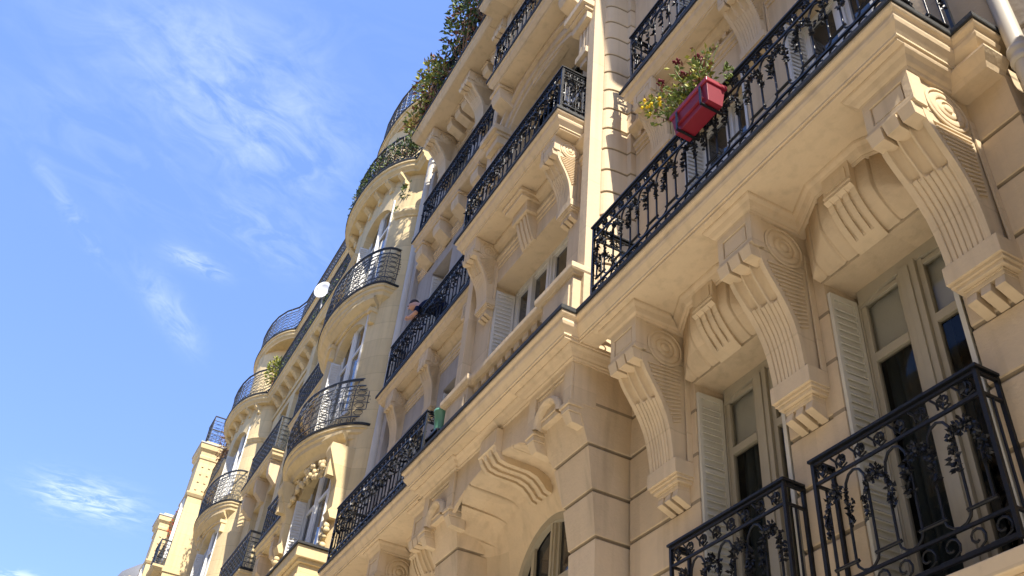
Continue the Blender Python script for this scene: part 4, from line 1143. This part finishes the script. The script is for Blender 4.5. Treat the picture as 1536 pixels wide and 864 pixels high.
# man leaning over the railing
MN = thing('person', 'man in a navy top leaning on the iron railing and looking down at the street', 'person', (-12.2, 4.12, 9.26))
def skin_mesh(name, verts, edges, radii, m_, parent, sub=2):
    me = bpy.data.meshes.new(name); w = WP[parent.name]
    me.from_pydata([(x-w.x, y-w.y, z-w.z) for x,y,z in verts], edges, []); me.materials.append(m_)
    o = bpy.data.objects.new(name, me); C.objects.link(o); o.parent = parent; WP[o.name] = w
    sk = o.modifiers.new('skin','SKIN'); sk.use_smooth_shade = True
    lay = me.skin_vertices[0] if me.skin_vertices else None
    if lay is None:
        bm = bmesh.new(); bm.from_mesh(me); bm.verts.layers.skin.verify(); bm.to_mesh(me); bm.free(); lay = me.skin_vertices[0]
    for i, r in enumerate(radii):
        lay.data[i].radius = (r, r) if not isinstance(r, tuple) else r
    lay.data[0].use_root = True
    sb = o.modifiers.new('sub','SUBSURF'); sb.levels = sub; sb.render_levels = sub
    return o
# joints: pelvis, spine, chest, neck, head...
V = [(-12.10,4.32,10.06),(-12.20,4.26,10.22),(-12.40,4.18,10.34),(-12.62,4.10,10.43),(-12.74,4.05,10.48),(-12.84,4.01,10.55),(-12.93,3.97,10.58),(-13.00,3.945,10.58),
     (-12.68,3.99,10.38),(-12.60,3.94,10.20),(-12.84,3.92,10.26),(-12.92,3.92,10.30),
     (-12.52,4.25,10.40),(-12.50,4.14,10.27),(-12.76,4.04,10.27),(-12.84,4.02,10.29),
     (-12.08,4.26,9.92),(-12.10,4.22,9.68),(-12.00,4.24,9.34),(-12.06,4.14,9.30),
     (-12.12,4.40,9.92),(-12.04,4.34,9.68),(-11.90,4.36,9.34),(-11.96,4.26,9.30)]
Ee = [(0,1),(1,2),(2,3),(3,4),(4,5),(5,6),(6,7),(3,8),(8,9),(9,10),(10,11),(3,12),(12,13),(13,14),(14,15),(0,16),(16,17),(17,18),(18,19),(0,20),(20,21),(21,22),(22,23)]
Rr_ = [.13,.12,.14,.10,.055,.075,.10,.075,.055,.042,.032,.036,.055,.042,.032,.036,.075,.055,.04,.035,.075,.055,.04,.035]
skin_mesh('body', V, Ee, Rr_, SKIN, MN)
up = [0,1,2,3,8,9,12,13,14,16,20]
rad = {0:.16,1:.15,2:.17,3:.12,8:.075,9:.058,12:.075,13:.058,14:.045,16:.10,20:.10}
idx = {v:i for i, v in enumerate(up)}
skin_mesh('shirt', [V[i] for i in up], [(idx[a],idx[b]) for a,b in Ee if a in idx and b in idx], [rad[i] for i in up], NAVY, MN)
tr = [0,16,17,18,20,21,22]; idx = {v:i for i, v in enumerate(tr)}
skin_mesh('trousers', [V[i] for i in tr], [(idx[a],idx[b]) for a,b in Ee if a in idx and b in idx], [.155,.10,.08,.06,.10,.08,.06], NAVY, MN)
m = MB()      # hair cap, on the crown and back of the head
hc = Vector((-12.93,3.985,10.615))
for i in range(9):
    pass
rows = []
for i in range(8):
    th = PI*.56*i/7; rows.append([tuple(hc + Matrix.Rotation(.5,3,'Y') @ Vector((.108*max(sin(th),.02)*cos(2*PI*k/16), .098*max(sin(th),.02)*sin(2*PI*k/16), .105*cos(th)))) for k in range(16)])
m.grid(rows, True, True); m.build('hair', HAIR, MN)
m = MB(); m.ball((-13.02,3.925,10.565), .02, 8, 6, (1,.8,1.1)); m.build('nose', SKIN, MN)
for y in (3.90, 3.96): m = MB(); m.ball((-13.01,y,10.60), .012, 8, 6); m.build('eye', DARK, MN)
for sg, (hx, hy, hz) in ((1,(-12.95,3.92,10.32)), (-1,(-12.87,4.02,10.30))):
    m = MB()
    for k in range(4): m.tube([(hx+.02,hy-.03+.02*k,hz),(hx-.05,hy-.032+.021*k,hz-.005),(hx-.08+.008*abs(k-1.5),hy-.032+.021*k,hz-.03)], .0095, 7, .75)
    m.tube([(hx+.02,hy+.04*sg,hz),(hx-.02,hy+.055*sg,hz-.005),(hx-.045,hy+.045*sg,hz-.012)], .010, 7, .75)
    m.ball((hx,hy,hz), .036, 10, 6, (1.1,1.1,.5)); m.build('hand', SKIN, MN)

# greenery
def cloud(name, label, cat, base, blobs, n, lw, mats_, seed, group=None, trunk=True, tw=LEAF2):
    t = thing(name, label, cat, base, group); rnd = random.Random(seed); m = MB(); s = MB()
    for (cx_, cy_, cz_, rx, ry, rz, dens) in blobs:
        for k in range(int(n*dens)):
            while True:
                a, b, c_ = (rnd.uniform(-1,1) for _ in range(3))
                if a*a+b*b+c_*c_ <= 1: break
            q = (a*a+b*b+c_*c_)**.5
            if q < .45 and rnd.random() < .6: continue
            p = (cx_+a*rx, cy_+b*ry, cz_+c_*rz)
            m.cur = rnd.choices(range(len(mats_)), [3]+[2]*(len(mats_)-1))[0]
            random.seed(k+seed); m.leaf(p, (a+rnd.uniform(-.8,.8), b+rnd.uniform(-.8,.8), c_+rnd.uniform(-.4,.9)), lw*rnd.uniform(.7,1.3), lw*rnd.uniform(1.4,2.4))
        for k in range(6):
            s.tube([base, (cx_+rnd.uniform(-.3,.3)*rx, cy_+rnd.uniform(-.2,.2)*ry, (cz_+base[2])/2), (cx_+rnd.uniform(-.8,.8)*rx, cy_+rnd.uniform(-.7,.7)*ry, cz_+rnd.uniform(-.5,.8)*rz)], .012, 5, .4)
    m.build('foliage', mats_, t); s.build('stem', TWIG, t)
    return t
cloud('climbing_shrub', 'yellow green shrub spilling over the left corner of the topmost balcony', 'shrub', (-13.0,3.6,15.7),
      [(-13.15,3.45,16.75,.38,.28,.75,1),(-12.7,3.48,16.35,.5,.25,.6,.8),(-13.45,3.40,15.85,.22,.2,.4,.4),(-12.95,3.44,17.2,.3,.25,.35,.3)], 300, .066, [LEAF1,LEAF3,LEAF3,LEAF4], 5, 'shrubs on the topmost balcony')
cloud('climbing_shrub', 'tall dark shrub with reddish leaves growing high above the railing of the topmost balcony', 'shrub', (-11.5,3.6,15.7),
      [(-11.85,3.5,17.1,.38,.3,.95,1),(-11.4,3.45,17.3,.5,.35,1.15,1.2),(-10.9,3.4,17.0,.5,.35,1.2,1.0),(-12.1,3.45,16.3,.4,.25,.6,.5)], 300, .062, [LEAF1,LEAF2,LEAF4,LEAF2], 6, 'shrubs on the topmost balcony')
cloud('climbing_shrub', 'dark leafy shrub behind the railing at the right end of the topmost balcony', 'shrub', (-10.3,3.5,15.7),
      [(-10.4,3.4,16.7,.5,.3,.9,1),(-9.7,3.25,16.8,.5,.3,1.0,1)], 500, .055, [LEAF2,LEAF2,LEAF4], 8, 'shrubs on the topmost balcony')
blb = []
for i in range(13):
    t = PI*(.36+.60*i/12); x = -16.9-(1.95)*cos(t); u = min(1, abs(x+16.9)/2.05); blb.append((x, 3.98-.70*(1-u**2.4)**.75+.1, 16.85, .24, .08, .46, .12))
cloud('ivy', 'dark green ivy filling the curved balcony railing of the nearest rounded bay', 'ivy', (-16.9,3.6,16.36), blb, 620, .05, [LEAF2,LEAF2,LEAF1], 9)
cloud('climbing_plant', 'green creeper hanging down the wall below the ivy covered curved balcony', 'plant', (-15.2,4.1,15.9),
      [(-15.25,4.02,15.55,.16,.1,.3,1),(-15.42,3.98,14.95,.16,.1,.22,1)], 140, .05, [LEAF2,LEAF1], 10)
cloud('hedge', 'row of pale green plants behind the long cornice railing between the rounded bays', 'hedge', (-22,4.1,16.36),
      [(-20.0-i*.55,4.12,16.72,.3,.08,.3,1) for i in range(11)], 90, .045, [LEAF2,LEAF1], 12)
cloud('potted_plant', 'bright yellow green plant at the curved cornice balcony of the far rounded bay', 'plant', (-26.3,4.0,16.36),
      [(-26.3,3.95,16.95,.32,.25,.5,1)], 220, .07, [LEAF3,LEAF1], 13)
cloud('dry_plant', 'dry reddish brown climber on the railing left of the far rounded bay', 'plant', (-31.9,3.8,16.36),
      [(-32.2,3.85,17.2,.6,.2,.9,1),(-31.3,3.85,17.5,.4,.2,.8,.7)], 260, .05, [TWIG,LEAF4], 14)
for (x, z, lab) in ((-38.3,15.9,'orange red geraniums in the higher window box of the third building'),(-39.8,15.7,'orange red geraniums in the window box nearer the corner bay of the third building')):
    cloud('geranium', lab, 'flowers', (x,3.75,15.5), [(x,3.72,16.75,.22,.12,.35,1)], 60, .06, [LEAF1,FLOWR,FLOWR], 15+int(-x), 'geraniums in window boxes')
DS = thing('satellite_dish', 'round white satellite dish on the long cornice balcony', 'satellite dish', (-21.8,4.02,16.36))
m = MB(); cdir = Vector((.62,-.66,-.1)).normalized(); u = cdir.cross(Vector((0,0,1))).normalized(); w_ = u.cross(cdir)
cc = Vector((-21.7,3.90,17.10)); rows = []
for r, h in ((.01,-.10),(.15,-.09),(.30,-.05),(.44,0),(.45,.012),(.44,.02),(.30,-.03),(.15,-.07),(.01,-.08)):
    rows.append([tuple(cc + u*r*.6*cos(2*PI*k/28) + w_*r*.6*sin(2*PI*k/28) + cdir*h*.7) for k in range(28)])
m.grid(rows, True, True); m.build('dish', WHITE, DS)
m = MB(); m.tube([tuple(cc-cdir*.1), (-21.8,4.0,16.8), (-21.8,4.02,16.36)], .025, 8); m.tube([tuple(cc-w_*.3), tuple(cc-w_*.1+cdir*.3)], .008, 6); m.build('arm', ZINC_L, DS)

# ------------------------------------------------------------------ the street below
def plane(name, x0, x1, y0, y1, z, mt, label):
    m = MB(); m.add([(x0,y0,z),(x1,y0,z),(x1,y1,z),(x0,y1,z)], [(0,1,2,3)]); o = m.build(name, mt, recalc=False); return tag(o, label, name, kind='structure')
tag(plane('ground', -400, 400, -400, 400, GZ-.16, PAVE, 'pale ground around the street'), cat='ground')
tag(plane('road', -300, 300, -7, -3.4, GZ-.12, ASPH, 'asphalt road'), cat='road')
m = MB(); m.box(-300,300,-3.4,4.5,GZ-.15,GZ); m.box(-300,300,-9.4,-7,GZ-.15,GZ); tag(m.build('pavement', PAVE), 'stone pavement with kerb', 'pavement', kind='structure')
m = MB()
for i in range(60): m.box(-150+i*5,-148+i*5,-5.26,-5.14,GZ-.119,GZ-.115)
tag(m.build('road_marking', LINE), 'white dashes along the middle of the road', 'marking', kind='structure')

# ------------------------------------------------------------------ camera, sun and sky
cam = bpy.data.objects.new('camera', bpy.data.cameras.new('camera')); C.objects.link(cam)
Rc = Matrix(((0.47279046,0.53812058,0.69777892),(0.87744343,-0.36030143,-0.31666371),(0.08100748,0.76197711,-0.64251745)))
cam.matrix_world = Rc.to_4x4()
cam.data.sensor_width = 36; cam.data.lens = 36*1427.284/1536; cam.data.clip_start = .05; cam.data.clip_end = 2000
bpy.context.scene.camera = cam
SUN_EL, SUN_AZ = math.radians(52), math.atan2(-.125, 1)     # direction towards the sun in the plan
sd = Vector((cos(SUN_EL)*cos(SUN_AZ), cos(SUN_EL)*sin(SUN_AZ), sin(SUN_EL)))
sl = bpy.data.lights.new('sun', 'SUN'); sl.energy = 3.2; sl.angle = math.radians(.53); sl.color = (1, .93, .82)
so = bpy.data.objects.new('sun', sl); C.objects.link(so); so.rotation_euler = sd.to_track_quat('Z','Y').to_euler(); so.location = sd*50
W = bpy.data.worlds.new('World'); bpy.context.scene.world = W; W.use_nodes = True
nt = W.node_tree; N = nt.nodes; L = nt.links; bg = N['Background']
sky = N.new('ShaderNodeTexSky'); sky.sky_type = 'NISHITA'; sky.sun_disc = False; sky.sun_elevation = SUN_EL
sky.sun_rotation = PI/2 - SUN_AZ; sky.altitude = 200; sky.air_density = 1.0; sky.dust_density = .4; sky.ozone_density = 1.0
tc = N.new('ShaderNodeTexCoord'); sep = N.new('ShaderNodeSeparateXYZ'); L.new(tc.outputs['Generated'], sep.inputs[0])
def mth(op, a, b=None, c=None, clamp=False):
    n = N.new('ShaderNodeMath'); n.operation = op; n.use_clamp = clamp
    for i, v in enumerate((a, b, c)):
        if v is None: continue
        if isinstance(v, (int, float)): n.inputs[i].default_value = v
        else: L.new(v, n.inputs[i])
    return n.outputs[0]
zz = mth('MAXIMUM', sep.outputs['Z'], .05)
cu_, cv_ = mth('DIVIDE', sep.outputs['X'], zz), mth('DIVIDE', sep.outputs['Y'], zz)
def px_uv(px, py):
    d = Rc @ Vector((px-768, -(py-432), -1427.284)); return d.x/d.z, d.y/d.z
def streak(p0, p1, width, amp, scale, seed, detail=6, lo=.42, hi=.8):
    """wisp of cirrus on the cloud layer between two sky points"""
    a, b = px_uv(*p0), px_uv(*p1); cx_, cy_ = (a[0]+b[0])/2, (a[1]+b[1])/2
    dx, dy = b[0]-a[0], b[1]-a[1]; Ln = math.hypot(dx, dy)/2; ux, uy = dx/2/Ln, dy/2/Ln
    X = mth('SUBTRACT', cu_, cx_); Y = mth('SUBTRACT', cv_, cy_)
    U = mth('ADD', mth('MULTIPLY', X, ux), mth('MULTIPLY', Y, uy)); V_ = mth('SUBTRACT', mth('MULTIPLY', Y, ux), mth('MULTIPLY', X, uy))
    cb = N.new('ShaderNodeCombineXYZ'); L.new(mth('MULTIPLY', U, scale*.8), cb.inputs[0]); L.new(mth('MULTIPLY', V_, scale*1.35), cb.inputs[1]); cb.inputs[2].default_value = seed
    ns = N.new('ShaderNodeTexNoise'); ns.inputs['Scale'].default_value = 1; ns.inputs['Detail'].default_value = detail; ns.inputs['Roughness'].default_value = .62; ns.inputs['Distortion'].default_value = .7
    L.new(cb.outputs[0], ns.inputs['Vector'])
    mr = N.new('ShaderNodeMapRange'); mr.inputs['From Min'].default_value = lo; mr.inputs['From Max'].default_value = hi; L.new(ns.outputs['Fac'], mr.inputs['Value'])
    e = mth('ADD', mth('POWER', mth('ABSOLUTE', mth('DIVIDE', U, Ln*1.15)), 2.5), mth('POWER', mth('ABSOLUTE', mth('DIVIDE', V_, width)), 2.0))
    g = mth('POWER', 2.718, mth('MULTIPLY', e, -1.3))
    return mth('MULTIPLY', mth('MULTIPLY', mr.outputs[0], g), amp)
uvw = lambda px, py, r: abs(px_uv(px+r, py)[0]-px_uv(px, py)[0])
S = [streak((235,40),(500,280),.13,1.15,15,1.1,5,.38,.85),
     streak((60,30),(560,90),.12,.6,10,3.3,4,.40,.9), streak((50,230),(160,400),.02,.6,20,4.4,3), streak((215,400),(285,520),.035,1.0,16,5.5,4,.34,.8),
     streak((255,375),(335,412),.026,1.3,26,6.6,4,.34,.75), streak((330,300),(480,400),.08,.6,16,7.7,4),
     streak((60,735),(200,765),.11,2.0,20,9.9,5,.40,.72), streak((-10,862),(60,868),.05,1.6,14,12.2,3,.4,.6), streak((0,100),(300,330),.14,.4,10,13.3,4,.42,.9)]
tot = S[0]
for s_ in S[1:]: tot = mth('ADD', tot, s_)
tot = mth('MINIMUM', mth('MULTIPLY', tot, .31), .4)
mx = N.new('ShaderNodeMix'); mx.data_type = 'RGBA'
tint = N.new('ShaderNodeMix'); tint.data_type = 'RGBA'; tint.blend_type = 'MULTIPLY'; tint.inputs['Factor'].default_value = 1; tint.inputs['B'].default_value = (1.15,1.12,1.30,1)
L.new(sky.outputs[0], tint.inputs['A']); ev = N.new('ShaderNodeMix'); ev.data_type = 'RGBA'; ev.inputs['Factor'].default_value = .66; ev.inputs['B'].default_value = (.46,.90,2.35,1)
L.new(tint.outputs['Result'], ev.inputs['A']); L.new(ev.outputs['Result'], mx.inputs['A']); mx.inputs['B'].default_value = (3.6,3.9,4.4,1)
L.new(tot, mx.inputs['Factor']); L.new(mx.outputs['Result'], bg.inputs['Color']); bg.inputs['Strength'].default_value = .13
sc = bpy.context.scene
sc.view_settings.view_transform = 'Standard'; sc.view_settings.look = 'None'; sc.view_settings.exposure = 1.68; sc.view_settings.gamma = 1
sc.render.engine = 'CYCLES'
sc.cycles.max_bounces = 6; sc.cycles.diffuse_bounces = 4; sc.cycles.glossy_bounces = 2; sc.cycles.caustics_reflective = False; sc.cycles.caustics_refractive = False
